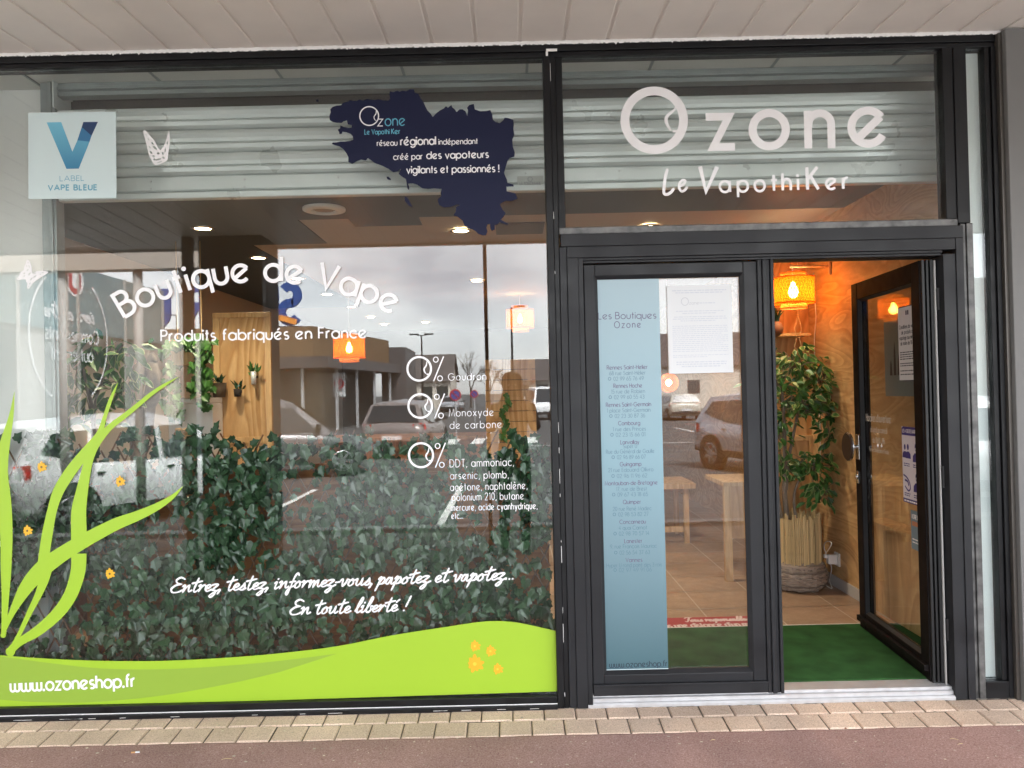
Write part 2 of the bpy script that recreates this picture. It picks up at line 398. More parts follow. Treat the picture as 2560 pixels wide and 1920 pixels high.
# ------------------------------------------------------------------ canopy over the footpath
CY = -3.75; SO = .045
def sz(y): return 3.035+SO*y
sx0 = W(1195, 115).x - .2*45
c = thing('canopy', 'beige slatted canopy soffit over the shop front, white sealant along its inner edge', 'canopy', (0, CY, sz(CY)))
p = MB()
for i in range(110):
    x = sx0+.2*i
    if x > 11: break
    hw = .2-.016
    za, zb = sz(-.006), sz(CY)
    # one lining panel with rolled edges, next to a shallow joint
    prof = [(.0, .014), (.0, .003), (.004, 0), (hw-.004, 0), (hw, .003), (hw, .014)]
    A = [p.vert((x+u, -.006, za+h)) for u, h in prof]; Bq = [p.vert((x+u, CY, zb+h)) for u, h in prof]
    for k in range(5): p.face((A[k+1], A[k], Bq[k], Bq[k+1]))
    p.face(A)
    q = [p.vert((x+hw-.001, -.016, sz(-.016)+.0065)), p.vert((x+.201, -.016, sz(-.016)+.0065)), p.vert((x+.201, CY, zb+.0065)), p.vert((x+hw-.001, CY, zb+.0065))]; p.face(q)
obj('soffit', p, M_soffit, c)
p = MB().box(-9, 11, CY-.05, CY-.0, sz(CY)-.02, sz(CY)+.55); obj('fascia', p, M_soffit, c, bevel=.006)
p = MB().hexa([(-9, CY, sz(CY)+.05), (11, CY, sz(CY)+.05), (11, .2, sz(0)+.05), (-9, .2, sz(0)+.05), (-9, CY, 3.5), (11, CY, 3.5), (11, .2, 3.6), (-9, .2, 3.6)]); obj('light_block_roof', p, M_dark, c)  # unseen roof slab added above the soffit to block light
p = MB(); prev = None
for i in range(900):                                                  # hand-run bead of sealant, uneven
    x = -2.75+i*.0056
    if x > 2.262: break
    a = random.uniform(-.0022, .0022); b_ = random.uniform(-.003, .003) + (-.007 if random.random() < .02 else 0)
    cur = [p.vert((x, -.034, 3.0345)), p.vert((x, -.041, 3.031+a)), p.vert((x, -.036, 3.0185+b_))]
    if prev:
        for k in range(2): p.face((prev[k], cur[k], cur[k+1], prev[k+1]))
    prev = cur
obj('sealant', p, M_caulk, c)
for i, x in enumerate((-5.9, 5.2)):
    t = thing('canopy_post', ('left' if i == 0 else 'right')+' round steel post holding the outer edge of the canopy', 'post', (x, CY+.12, gz(CY)), 'canopy posts')
    obj('shaft', MB().tube([(x, CY+.12, gz(CY)), (x, CY+.12, sz(CY)+.03)], .06, 16), M_wallw, t, smooth=True)
x = -.235
t = thing('canopy_post', 'slim dark steel post at the edge of the canopy behind the photographer', 'post', (x, CY-.1, gz(CY)), 'canopy posts')
obj('shaft', MB().tube([(x, CY-.1, gz(CY)), (x, CY-.1, sz(CY)+.03)], .019, 10), M_anth, t, smooth=True)

# ------------------------------------------------------------------ shop front frames
M_dkp = mat('pillar_grey', (.05, .055, .06), .7, spec=.2)
t = thing('canopy_pillar', 'broad dark pillar holding the canopy edge, mirrored beside the plywood screen', 'pillar', (-2.63, -3.5, gz(-3.5)))
xa, xb, xc = W(497, 800, 3.3).x, W(657, 800, 3.3).x, W(697, 800, 3.75).x
obj('shaft', MB().box(xa, xb, -3.7, -3.3, gz(-3.4)-.02, sz(-3.7)+.03), mat('pillar_paint', (.02, .024, .03), .6), t, bevel=.004)
obj('side_board', MB().box(xb+.0005, xc, -3.74, -3.42, gz(-3.5)-.02, sz(-3.7)+.02), M_dkp, t)
obj('thin_post', MB().box(W(455, 800, 3.3).x, W(477, 800, 3.3).x, -3.38, -3.3, gz(-3.4)-.02, sz(-3.7)+.03), M_wallg, t)
# big left window
XL = -2.75
t = thing('shop_window', 'big shop window in a black frame, tall ivy screen close behind the glass', 'window', (-1.2, 0, 0))
def fr(name, boxes, m, par, bev=.003, lab=None):
    b = MB()
    for q in boxes: b.box(*q)
    return obj(name, b, m, par, bevel=bev, label=lab)
fr('head', [(XL, 2.262, -.030, .06, 2.99, 3.02), (XL, 2.262, -.022, .05, 2.967, 2.9895)], M_black, t)
fr('sill', [(XL, .174, -.03, .05, .021, .052), (XL, .174, -.045, .05, -.004, .0165)], M_black, t, .002)
fr('sill_seal', [(XL, .174, -.03, .04, .0168, .0206)], M_caulk, t, 0)
fr('base_plate', [(XL, .235, -.018, .05, -.03, -.0045)], M_galv, t, 0)
fr('mullion', [(.174, .205, -.035, .06, -.0045, 2.9668), (.2052, .229, -.028, .06, -.03, 2.9668)], M_black, t)
fr('mullion', [(XL-.06, XL-.001, -.035, .06, -.03, 3.02)], M_black, t)
obj('pane', B(XL, .174, .0, .012, .0525, 2.9665), M_glass, t)
# flaked paint down the mullion edge
p = MB(); z = .05
while z < 2.95:
    h = random.uniform(.008, .1)
    if random.random() < .55 and (z < 1.3 or random.random() < .35):
        p.quad((.2065, -.0288, z), (.2078+random.uniform(0, .0014), -.0288, z), (.2078+random.uniform(0, .001), -.0288, z+h), (.2063, -.0288, z+h))
    z += h+random.uniform(.005, .09)
for (x, z, wd, h) in ((.19, 2.985, .05, .012), (.188, 2.965, .01, .02)): p.box(x, x+wd, -.0375, -.03505, z, z+h)
for k in range(20):
    x = random.uniform(-2.3, .1); wd = random.uniform(.01, .05); p.quad((x, -.0457, .004), (x+wd, -.0457, .0045), (x+wd, -.0457, .006), (x, -.0457, .0055))
obj('paint_chips', p, M_caulk, t)
# transom window over the door
t = thing('transom_window', 'wide fixed window over the door carrying the large white shop name', 'window', (1.1, 0, 2.18))
fr('jamb', [(.2293, .262, -.018, .05, 2.181, 2.9667)], M_black, t)
fr('jamb', [(2.003, 2.05, -.024, .05, 2.181, 2.9667), (2.0505, 2.108, -.03, .05, 2.16, 2.9667)], M_black, t)
fr('rail', [(.2293, 2.05, -.03, .05, 2.147, 2.1805)], M_worn, t, .004)
obj('pane', B(.262, 2.003, .0, .012, 2.1805, 2.9667), M_glass, t)
# narrow side window
t = thing('side_window', 'tall narrow window strip between the door and the grey wall', 'window', (2.15, 0, 0))
fr('jamb', [(2.0655, 2.088, -.022, .05, -.03, 2.159), (2.0885, 2.1175, -.030, .05, -.03, 2.159)], M_worn, t)
fr('jamb', [(2.198, 2.222, -.018, .05, .075, 2.9667), (2.2225, 2.244, -.03, .05, -.03, 2.9667)], M_black, t)
fr('sill', [(2.1178, 2.222, -.03, .05, -.02, .074)], M_black, t)
obj('pane', B(2.1085, 2.198, .0, .012, .0745, 2.9667), M_glass, t)
fr('corner_trim', [(2.2443, 2.2615, -.05, .05, -.03, 3.02)], mat('bronze_trim', (.1, .09, .08), .35, .5), t)
o = obj('grey_wall', B(2.262, 9, -.075, .3, -.35, 3.028), M_wallg, bevel=.004, label='plain grey rendered wall to the right of the shop door', cat='wall')
obj('neighbour_wall', B(-9, XL-.061, -.05, .3, -.35, 3.03), M_wallg, label='grey rendered wall beyond the far left end of the shop window', cat='wall')
p = MB(); obj('inner_lining', B(2.112, 2.24, .03, .05, 0, 2.96), mat('pale_lining', (.72, .76, .76), .4), label='pale grey board behind the narrow side window', cat='panel')

# door frame
t = thing('door_frame', 'anthracite double door frame with silver threshold beneath the transom', 'door frame', (1.1, 0, 0))
fr('jamb', [(.2295, .262, -.034, .08, 0, 2.09), (.2625, .312, -.042, .08, 0, 2.038), (.3125, .335, -.034, .08, 0, 2.038)], M_anth, t, .002)
fr('jamb', [(1.9745, 2.03, -.036, .08, 0, 2.02), (2.0305, 2.065, -.042, .08, 0, 2.09)], M_anth, t, .002)
fr('head', [(.236, 2.065, -.043, .08, 2.0905, 2.1465), (.2625, 2.03, -.039, .08, 2.0385, 2.09), (.312, 1.9745, -.031, .08, 2.026, 2.038), (.335, 1.9745, -.024, .08, 2.0145, 2.0255)], M_anth, t, .002)
th = MB().extr([(-.036, -.004), (-.036, .008), (-.031, .015), (-.020, .017), (-.019, .032), (-.006, .035), (-.005, .047), (.075, .052)], .312, 1.975)
obj('threshold', th, M_alu, t)
# fixed leaf
t = thing('fixed_door_leaf', 'closed left door leaf holding a tall blue shop list and a white notice', 'door', (.73, 0, .05))
def leaf_frame(par, x0, x1, z0, z1, gx0, gx1, gz0, gz1, y0, y1, m):
    e = .014
    for nm, q in (('stile', (x0, gx0)), ('stile', (gx1, x1))): fr(nm, [(q[0], q[1], y0, y1, z0, z1)], m, par, .004)
    fr('rail', [(gx0+.0005, gx1-.0005, y0+.001, y1, gz1, z1)], m, par, .004); fr('rail', [(gx0+.0005, gx1-.0005, y0+.001, y1, z0, gz0)], m, par, .004)
    b = MB()                                                          # sloped glazing beads
    for (a, bb, cc, d) in (((gx0, gz0), (gx1, gz0), (gx1-e, gz0+e), (gx0+e, gz0+e)), ((gx1, gz0), (gx1, gz1), (gx1-e, gz1-e), (gx1-e, gz0+e)),
                           ((gx1, gz1), (gx0, gz1), (gx0+e, gz1-e), (gx1-e, gz1-e)), ((gx0, gz1), (gx0, gz0), (gx0+e, gz0+e), (gx0+e, gz1-e))):
        b.quad((a[0], y0+.004, a[1]), (bb[0], y0+.004, bb[1]), (cc[0], y0+.02, cc[1]), (d[0], y0+.02, d[1]))
    return b, e
b, e = leaf_frame(t, .338, 1.128, .05, 2.008, .388, 1.066, .142, 1.955, -.026, .05, M_anth)
obj('glazing_bead', b, M_anth, t)
obj('pane', B(.402, 1.052, .0, .012, .156, 1.941), M_glassd, t)
fr('weather_bar', [(.3385, 1.1275, -.045, -.0265, .094, .104), (.3385, 1.1275, -.036, -.0265, .05, .0935)], M_anth, t, .002)
fr('meeting_stile', [(1.1285, 1.148, -.034, .05, .047, 2.012), (1.1485, 1.168, -.044, .05, .047, 2.012), (1.1685, 1.184, -.034, .05, .047, 2.012), (1.1845, 1.199, -.044, .05, .047, 2.012)], M_anth, t, .003)

# open leaf: closed it would span from the hinge towards -X; swung inwards about 93 degrees
HX, HY = 1.966, .03
t = thing('open_door_leaf', 'open right door leaf swung into the shop with notices on its glass', 'door', (HX, HY, .05), rz=math.radians(-93.5))
LW = .845
def LB(nm, boxes, m, bev=.003, lab=None, sm=False):
    b = MB()
    for q in boxes: b.box(*q)
    return obj(nm, b, m, t, local=True, bevel=bev, label=lab)
M_anth2 = mat('anthracite_leaf', (.008, .006, .006), .6, var=.1, vscale=8, spec=.12)
y0, y1 = -.062, .0
LB('stile', [(-LW, -LW+.08, y0, y1, 0, 1.955)], M_anth2); LB('stile', [(-.098, -.012, y0, y1, 0, 1.955)], M_anth2)
LB('rail', [(-LW+.0805, -.0985, y0+.001, y1, 1.862, 1.955)], M_anth2); LB('rail', [(-LW+.0805, -.0985, y0+.001, y1, 0, .098)], M_anth2)
LB('edge_profile', [(-.0118, .004, -.056, -.044, 0, 1.955), (-.0118, .004, -.036, -.026, 0, 1.955), (-.0118, .004, -.018, -.004, 0, 1.955)], M_anthd, .001)
LB('edge_seal', [(-.0115, .012, -.0035, .003, -.012, 1.95)], mat('grey_seal', (.5, .49, .47), .5), .001)
e = .014; b = MB(); gx0, gx1, gz0, gz1 = -LW+.0805, -.0985, .098, 1.862
for (a, bb, cc, d) in (((gx0, gz0), (gx1, gz0), (gx1-e, gz0+e), (gx0+e, gz0+e)), ((gx1, gz0), (gx1, gz1), (gx1-e, gz1-e), (gx1-e, gz0+e)), ((gx1, gz1), (gx0, gz1), (gx0+e, gz1-e), (gx1-e, gz1-e)), ((gx0, gz1), (gx0, gz0), (gx0+e, gz0+e), (gx0+e, gz1-e))):
    b.quad((a[0], y0+.004, a[1]), (bb[0], y0+.004, bb[1]), (cc[0], y0+.022, cc[1]), (d[0], y0+.022, d[1]))
obj('glazing_bead', b, M_anth, t, local=True)
LB('pane', [(gx0+e, gx1-e, -.036, -.026, gz0+e, gz1-e)], M_glassd, 0)
LB('weather_bar', [(-LW+.01, -.02, -.084, -.0625, .045, .075)], M_anth2, .003)
h = MB().lathe([(.012, -.0625), (.012, -.098)], (-LW+.038, 0, 1.03), 12, 'Y'); h.lathe([(.083, -.098), (.083, -.106)], (-LW+.005, 0, 1.03), 28, 'Y')
obj('handle_ring', h, M_chrome, t, local=True)
obj('handle_disc', MB().lathe([(.079, -.1062), (.076, -.112)], (-LW+.005, 0, 1.03), 28, 'Y'), M_dbrown, t, local=True)
LB('handle_plate', [(-LW+.012, -LW+.064, -.066, -.0622, .96, 1.10)], M_chrome, .002)
obj('lock', MB().lathe([(.014, -.0625), (.014, -.078), (.01, -.081)], (-LW+.038, 0, .86), 14, 'Y').box(-LW+.025, -LW+.051, -.068, -.0622, .825, .895), M_chrome, t, local=True)
for z in (.2, .9, 1.72): obj('hinge', MB().tube([(.014, .012, z), (.014, .012, z+.1)], .011, 10), M_anthd, t, local=True)
DOOR = t

# ------------------------------------------------------------------ stroke lettering
def path(*it):
    out = []
    for q in it:
        if len(q) == 2: out.append(q)
        else:
            cx, cy_, rx, ry, a0, a1 = q; n = max(3, int(abs(a1-a0)/14))
            for k in range(n+1):
                a = math.radians(a0+(a1-a0)*k/n); pnt = (cx+rx*math.cos(a), cy_+ry*math.sin(a))
                if not out or abs(out[-1][0]-pnt[0])+abs(out[-1][1]-pnt[1]) > 1e-6: out.append(pnt)
    return out
r = .33; X = .66
def ring(cx=r, cy_=r, rx=r, ry=r): return ('o', path((cx, cy_, rx, ry, 0, 346)))
def P(*it): return ('p', path(*it))
def dot(x, y): return ('d', (x, y))
c35, s35 = r*math.cos(math.radians(35)), r*math.sin(math.radians(35))
EE = [P((r, r, r, r, 33, 318)), P((r-c35, r-s35), (r+c35, r+s35))]
G = {
 'a': ([ring(), P((X, 0), (X, X))], X), 'b': ([ring(), P((0, 0), (0, 1))], X), 'c': ([P((r, r, r, r, 42, 318))], .58),
 'd': ([ring(), P((X, 0), (X, 1))], X), 'e': (EE, X), 'f': ([P((.12, 0), (.12, .78), (.32, .78, .2, .2, 180, 80)), P((0, .62), (.3, .62))], .32),
 'g': ([ring(), P((X, X), (X, 0), (r, -.0, r, .3, 0, -150))], X), 'h': ([P((0, 0), (0, 1)), P((0, .36), (.26, .38, .26, .28, 180, 0), (.52, 0))], .52),
 'i': ([P((0, 0), (0, X)), dot(0, .9)], .0), 'j': ([P((.1, X), (.1, -.15), (-.05, -.15, .15, .15, 0, -90)), dot(.1, .9)], .1),
 'k': ([P((0, 0), (0, 1)), P((.42, X), (0, .28)), P((.14, .4), (.45, 0))], .45), 'l': ([P((0, 0), (0, 1))], .0),
 'm': ([P((0, 0), (0, X)), P((0, .4), (.22, .42, .22, .24, 180, 0), (.44, 0)), P((.44, .4), (.66, .42, .22, .24, 180, 0), (.88, 0))], .88),
 'n': ([P((0, 0), (0, X)), P((0, .38), (.26, .38, .26, .28, 180, 0), (.52, 0))], .52), 'o': ([ring()], X),
 'p': ([ring(), P((0, -.32), (0, X))], X), 'q': ([ring(), P((X, -.32), (X, X))], X), 'r': ([P((0, 0), (0, X)), P((0, .36), (.24, .38, .24, .28, 180, 80))], .28),
 's': ([P((.19, .49, .17, .17, 40, 270), (.19, .17, .19, .16, 90, -140))], .38), 't': ([P((.14, 0), (.14, .95)), P((0, .64), (.3, .64))], .3),
 'u': ([P((0, X), (0, .26), (.26, .26, .26, .26, 180, 360), (.52, X))], .52), 'v': ([P((0, X), (.27, 0), (.54, X))], .54),
 'w': ([P((0, X), (0, .2), (.2, .2, .2, .2, 180, 360), (.4, X)), P((.4, X), (.4, .2), (.6, .2, .2, .2, 180, 360), (.8, X))], .8),
 'x': ([P((0, 0), (.5, X)), P((0, X), (.5, 0))], .5), 'y': ([P((0, X), (.28, 0)), P((.56, X), (.18, -.32))], .56), 'z': ([P((0, X), (.5, X), (0, 0), (.5, 0))], .5),
 'A': ([P((0, 0), (.4, 1), (.8, 0)), P((.13, .33), (.67, .33))], .8), 'B': ([P((0, 0), (0, 1), (.26, .77, .24, .23, 90, -90), (0, .54)), P((0, .54), (.3, .54), (.3, .27, .27, .27, 90, -90), (0, 0))], .57),
 'C': ([P((.5, .5, .5, .5, 45, 315))], .88), 'D': ([P((0, 0), (0, 1), (.2, 1), (.22, .5, .5, .5, 90, -90), (0, 0))], .72),
 'E': ([P((.46, 1), (0, 1), (0, 0), (.46, 0)), P((0, .53), (.42, .53))], .46), 'F': ([P((.46, 1), (0, 1), (0, 0)), P((0, .53), (.4, .53))], .46),
 'G': ([P((.5, .5, .5, .5, 45, 360), (.55, .5))], 1.0), 'H': ([P((0, 0), (0, 1)), P((.62, 0), (.62, 1)), P((0, .53), (.62, .53))], .62),
 'I': ([P((0, 0), (0, 1))], 0), 'J': ([P((.36, 1), (.36, .2), (.18, .2, .18, .2, 0, -180))], .36), 'K': ([P((0, 0), (0, 1)), P((.5, 1), (0, .42)), P((.14, .58), (.56, 0))], .56),
 'L': ([P((0, 1), (0, 0), (.44, 0))], .44), 'M': ([P((0, 0), (.1, 1), (.42, .1), (.74, 1), (.84, 0))], .84), 'N': ([P((0, 0), (0, 1), (.64, 0), (.64, 1))], .64),
 'O': ([ring(.5, .5, .5, .5)], 1.0), 'P': ([P((0, 0), (0, 1), (.26, .74, .26, .26, 90, -90), (0, .48))], .52),
 'Q': ([ring(.5, .5, .5, .5), P((.6, .3), (.95, -.05))], 1.0), 'R': ([P((0, 0), (0, 1), (.26, .74, .26, .26, 90, -90), (0, .48)), P((.26, .48), (.54, 0))], .54),
 'S': ([P((.26, .75, .24, .24, 40, 270), (.26, .26, .27, .26, 90, -145))], .54), 'T': ([P((.26, 0), (.26, 1)), P((0, 1), (.52, 1))], .52),
 'U': ([P((0, 1), (0, .3), (.3, .3, .3, .3, 180, 360), (.6, 1))], .6), 'V': ([P((0, 1), (.36, 0), (.72, 1))], .72), 'W': ([P((0, 1), (.25, 0), (.5, 1), (.75, 0), (1, 1))], 1.0),
 'X': ([P((0, 0), (.6, 1)), P((0, 1), (.6, 0))], .6), 'Y': ([P((0, 1), (.3, .5), (.6, 1)), P((.3, .5), (.3, 0))], .6), 'Z': ([P((0, 1), (.58, 1), (0, 0), (.58, 0))], .58),
 '0': ([ring(.28, .5, .28, .5)], .56), '1': ([P((0, .82), (.18, 1), (.18, 0))], .2), '2': ([P((.27, .74, .26, .26, 170, -30), (0, 0), (.55, 0))], .55),
 '3': ([P((.25, .76, .24, .24, 150, -90), (.25, .27, .27, .27, 90, -150))], .52), '4': ([P((.42, 0), (.42, 1), (0, .3), (.56, .3))], .56),
 '5': ([P((.46, 1), (.12, 1), (.05, .55), (.25, .31, .28, .31, 110, -150))], .52), '6': ([ring(.27, .3, .27, .3), P((.03, .4), (.36, 1))], .54),
 '7': ([P((0, 1), (.5, 1), (.14, 0))], .5), '8': ([ring(.26, .76, .21, .23), ring(.26, .27, .26, .27)], .52), '9': ([ring(.27, .7, .27, .3), P((.51, .6), (.18, 0))], .54),
 '.': ([dot(.02, .03)], .05), ',': ([P((.06, .06), (0, -.16))], .06), "'": ([P((.04, 1), (0, .75))], .04), '!': ([P((0, .28), (0, 1)), dot(0, .03)], .0), '-': ([P((0, .36), (.3, .36))], .3),
 ':': ([dot(0, .05), dot(0, .5)], 0), '%': ([P((0, 0), (.6, 1)), ring(.1, .8, .13, .18), ring(.5, .2, .13, .18)], .6), '/': ([P((0, -.1), (.4, 1.05))], .4), ' ': ([], .22),
}
def acc(ch, up=True):
    s, a = G[ch]; return (s+[P((.26, .84), (.48, 1.02)) if up else P((.44, .84), (.22, 1.02))], a)
G['é'] = acc('e'); G['è'] = acc('e', False); G['ç'] = (G['c'][0]+[P((.33, -.04), (.3, -.2))], .58)
# brush script, drawn with a smoothed pen
SC = {
 'E': ([[(.62, .9), (.4, 1.02), (.2, .86), (.28, .64), (.5, .57), (.24, .5), (.04, .26), (.14, .02), (.42, .02), (.62, .14)]], .6),
 'n': ([[(.0, .4), (.12, .46), (.08, .02), (.2, .32), (.34, .45), (.34, .2), (.38, .02), (.52, .12)]], .5),
 't': ([[(.24, .92), (.14, .3), (.14, .05), (.22, .0), (.36, .12)], [(-.04, .58), (.16, .64), (.46, .72)]], .34),
 'r': ([[(.0, .38), (.1, .44), (.05, .02), (.14, .3), (.28, .45), (.36, .36)]], .34),
 'e': ([[(.02, .16), (.2, .24), (.28, .36), (.2, .46), (.07, .34), (.05, .12), (.16, .0), (.36, .12)]], .34),
 'z': ([[(.0, .4), (.14, .46), (.3, .42), (.14, .2), (.06, .06), (.22, .04), (.22, -.2), (.08, -.4), (-.02, -.32), (.16, -.1), (.44, .1)]], .4),
 's': ([[(.0, .08), (.16, .3), (.22, .46), (.26, .24), (.24, .06), (.1, .0), (.02, .06)], [(.2, .03), (.34, .12)]], .32),
 'i': ([[(.0, .36), (.1, .44), (.06, .08), (.12, .0), (.26, .12)], [(.12, .64), (.15, .68)]], .24),
 'f': ([[(.42, .86), (.34, 1.0), (.22, .76), (.1, -.12), (.02, -.44), (-.04, -.3), (.06, .0), (.3, .14)], [(.02, .4), (.32, .46)]], .3),
 'o': ([[(.2, .44), (.06, .3), (.04, .08), (.15, .0), (.28, .16), (.24, .4), (.2, .44), (.3, .38), (.42, .4)]], .38),
 'm': ([[(.0, .4), (.1, .46), (.07, .02), (.16, .32), (.28, .45), (.27, .02), (.36, .32), (.48, .45), (.48, .15), (.54, .02), (.66, .12)]], .64),
 'v': ([[(.0, .38), (.1, .45), (.12, .14), (.16, .0), (.3, .24), (.34, .46), (.44, .4)]], .4),
 'u': ([[(.0, .38), (.08, .44), (.06, .12), (.14, .0), (.28, .18), (.34, .45), (.32, .1), (.38, .0), (.5, .12)]], .48),
 'p': ([[(.0, .36), (.12, .5), (.02, -.1), (-.04, -.42), (.1, .2), (.24, .46), (.32, .3), (.22, .06), (.1, .04)], [(.2, .04), (.4, .14)]], .38),
 'a': ([[(.3, .4), (.14, .44), (.04, .24), (.06, .04), (.18, .06), (.3, .42), (.3, .1), (.36, .0), (.48, .12)]], .46),
 'l': ([[(.0, .1), (.2, .6), (.28, .96), (.2, .98), (.08, .4), (.1, .04), (.18, .0), (.3, .12)]], .28),
 'b': ([[(.0, .1), (.2, .6), (.28, .96), (.2, .98), (.08, .4), (.08, .06), (.2, .0), (.3, .16), (.26, .4), (.36, .4)]], .36),
 '-': ([[(.02, .26), (.24, .3)]], .26), '.': ([[(.04, .02), (.07, .04)]], .17), ',': ([[(.08, .08), (.04, -.06), (-.02, -.2)]], .12),
 '!': ([[(.3, 1.0), (.16, .3)], [(.09, .02), (.11, .05)]], .2), ' ': ([], .26), 'T': ([[(-.05, .8), (.2, .98), (.6, .96)], [(.4, .95), (.24, .2), (.12, .0), (-.02, .1)]], .5),
 'd': ([[(.28, .4), (.12, .42), (.04, .2), (.08, .02), (.22, .12), (.4, .95), (.28, .2), (.34, .0), (.46, .12)]], .44), 'c': ([[(.26, .38), (.14, .44), (.04, .24), (.08, .02), (.2, .02), (.34, .12)]], .32),
}
SC['é'] = (SC['e'][0]+[[(.2, .62), (.34, .8)]], .34)
SC["'"] = ([[(.1, 1.0), (.04, .8)]], .1)

def plane_map(O, ex, ey, n):
    O = Vector(O); ex = Vector(ex); ey = Vector(ey); n = Vector(n)
    return lambda u, v, l=0.0: O+ex*u+ey*v+n*l
def text(mb, s, O, E, cap, th, n=(0, -1, 0), gap=.2, script=False, squeeze=None, up=None, lift0=0.0, mirror=False):
    """lay the string s from O to E (3D points on its baseline); cap = capital height in metres"""
    O = Vector(O); E = Vector(E); n = Vector(n); ex = (E-O); width = ex.length; ex.normalize()
    ey = ex.cross(-n).normalized() if up is None else Vector(up)
    if ey.z < 0: ey = -ey
    tab = SC if script else G; x = 0; items = []; xmax = 0
    for ch in s:
        gl, ad = tab.get(ch, tab[' ']); items.append((gl, x)); x += ad+(gap if not script else 0); xmax = x
    xmax -= gap if not script else 0
    sx = width/max(xmax, 1e-6); tk = th*cap; k = 0; M = plane_map(O, ex, ey, n)
    for gl, x0 in items:
        for st in gl:
            k = (k+1) % 5; lf = lift0+k*.00006
            if script:
                pts = catmull([((x0+a+.22*b)*sx, b*cap) for a, b in st], 4); m = len(pts)
                ws = [tk*(.72+.45*abs(math.sin(2.2*i/m*PI+.5))) for i in range(m)]
                mb.ribbon(pts, ws, M, False, lf)
                mb.disc(pts[0], ws[0]/2, M, 8, lf-.00002); mb.disc(pts[-1], ws[-1]/2, M, 8, lf+.0002)
                continue
            kind, pts = st
            if kind == 'd': mb.disc(((x0+pts[0])*sx, pts[1]*cap), tk*.66, M, 12, lf)
            else: mb.ribbon([((x0+a)*sx, b*cap) for a, b in pts], tk, M, kind == 'o', lf)
    return mb
VY = -.0016                                                           # vinyl sits on the outer face of the panes
def V(px, py, l=0.0): return W(px, py, VY-l)
def tline(mb, s, x0, y0, x1, y1, cap_px, th, **k):
    O, E = V(x0, y0), V(x1, y1); return text(mb, s, O, E, cap_px/545, th, **k)
FM = lambda px, py, l=0.0: V(px, py, l)                               # ribbons traced in photo pixels, scaled on the pane
def decal(name, mb, m, label, cat='window sticker', group=None, parent=None): return obj(name, mb, m, parent=parent, label=label if not parent else None, cat=None if parent else cat, group=group)

# curved headline
p = MB(); CXp, CYp, RR = 653, 1392, 690
def arc_text(s, a0, a1, cap, th):
    x = 0; items = []
    for ch in s: gl, ad = G[ch]; items.append((gl, x, ad)); x += ad+.26
    tot = x-.26
    for gl, x0, ad in items:
        a = math.radians(a0+(a1-a0)*(x0+ad/2)/tot); O = V(CXp+RR*math.sin(a), CYp-RR*math.cos(a))
        tl = a-RHO; ex = Vector((math.cos(tl), 0, -math.sin(tl))); ey = Vector((math.sin(tl), 0, math.cos(tl)))
        M = plane_map(O-ex*(ad/2*cap), ex, ey, (0, -1, 0))
        for i, (kd, pts) in enumerate(gl):
            if kd == 'd': p.disc((pts[0]*cap, pts[1]*cap), th*cap*.62, M, 14, i*.00006)
            else: p.ribbon([(u*cap, v*cap) for u, v in pts], th*cap, M, kd == 'o', i*.00006)
arc_text('Boutique de Vape', -29.5, 28.3, 62/545, .155)
decal('shop_lettering', p, M_wht, 'large white curved lettering arching over the middle of the big window', 'lettering')
p = tline(MB(), 'Produits fabriqués en France', 403, 853, 916, 844, 27, .155, gap=.22)
decal('shop_lettering', p, M_wht, 'straight white line of lettering just under the curved headline', 'lettering')
p = MB()
def zero(p, cx, cy_, rr, t_):
    pts = [(cx+rr*math.cos(a*PI/20), cy_+rr*math.sin(a*PI/20)) for a in range(40)]
    p.ribbon(pts, t_, FM, True)
    tail = catmull([(cx+.66*rr, cy_-.66*rr), (cx+.6*rr, cy_-.3*rr), (cx+.42*rr, cy_+.0*rr), (cx+.46*rr, cy_+.25*rr), (cx+.58*rr, cy_+.42*rr)], 5)
    p.ribbon(tail, [t_*.3+t_*.5*math.sin(PI*i/(len(tail)-1)) for i in range(len(tail))], FM, False, .00006)
    p.ribbon([(cx+.62*rr, cy_+.46*rr), (cx+.9*rr, cy_+.46*rr)], t_*.6, FM, False, .00012)
for (cx, cy_, rr, lab, lines) in ((1048, 922, 29.5, 'zero percent symbol and one word, uppermost of the white ingredient stickers', [('Goudron', 1121, 951, 1215, 949, 17, .082)]),
        (1050.5, 1015, 29.5, 'zero percent symbol and two lines of text, middle one of the white ingredient stickers', [('Monoxyde', 1123, 1041, 1234, 1039, 18, .082), ('de carbone', 1125, 1072, 1254, 1069, 18, .082)]),
        (1052.5, 1138, 30, 'zero percent symbol above six lines of text, lowest of the white ingredient stickers', [('DDT, ammoniac,', 1125, 1168, 1284, 1164, 19, .082), ('arsenic, plomb,', 1126, 1198, 1271, 1195, 18, .082), ('acétone, naphtalène,', 1126, 1227, 1318, 1222, 18, .082),
         ('polonium 210, butane', 1130, 1252, 1309, 1248, 18, .082), ('mercure, acide cyanhydrique,', 1128, 1277, 1343, 1272, 16, .11), ('etc...', 1129, 1297, 1157, 1296, 15, .12)])):
    p = MB(); zero(p, cx, cy_, rr, 5.2)
    p.ribbon([(cx+36, cy_+31), (cx+61, cy_-31)], 3, FM)
    for (a, b_) in ((41.5, -23), (52, 24)): p.ribbon([(cx+a+6*math.cos(q*PI/9), cy_+b_+6.4*math.sin(q*PI/9)) for q in range(18)], 2.2, FM, True, .0001)
    for l_ in lines: tline(p, l_[0], *l_[1:7], gap=.3)
    decal('ingredient_sticker', p, M_wht, lab, 'window sticker', 'white ingredient stickers')
p = tline(MB(), 'Entrez, testez, informez-vous, papotez et vapotez...', 424, 1482, 1287, 1448, 36, .118, script=True)
decal('script_lettering', p, M_wht, 'long upper line of white handwritten lettering across the ivy screen', 'lettering')
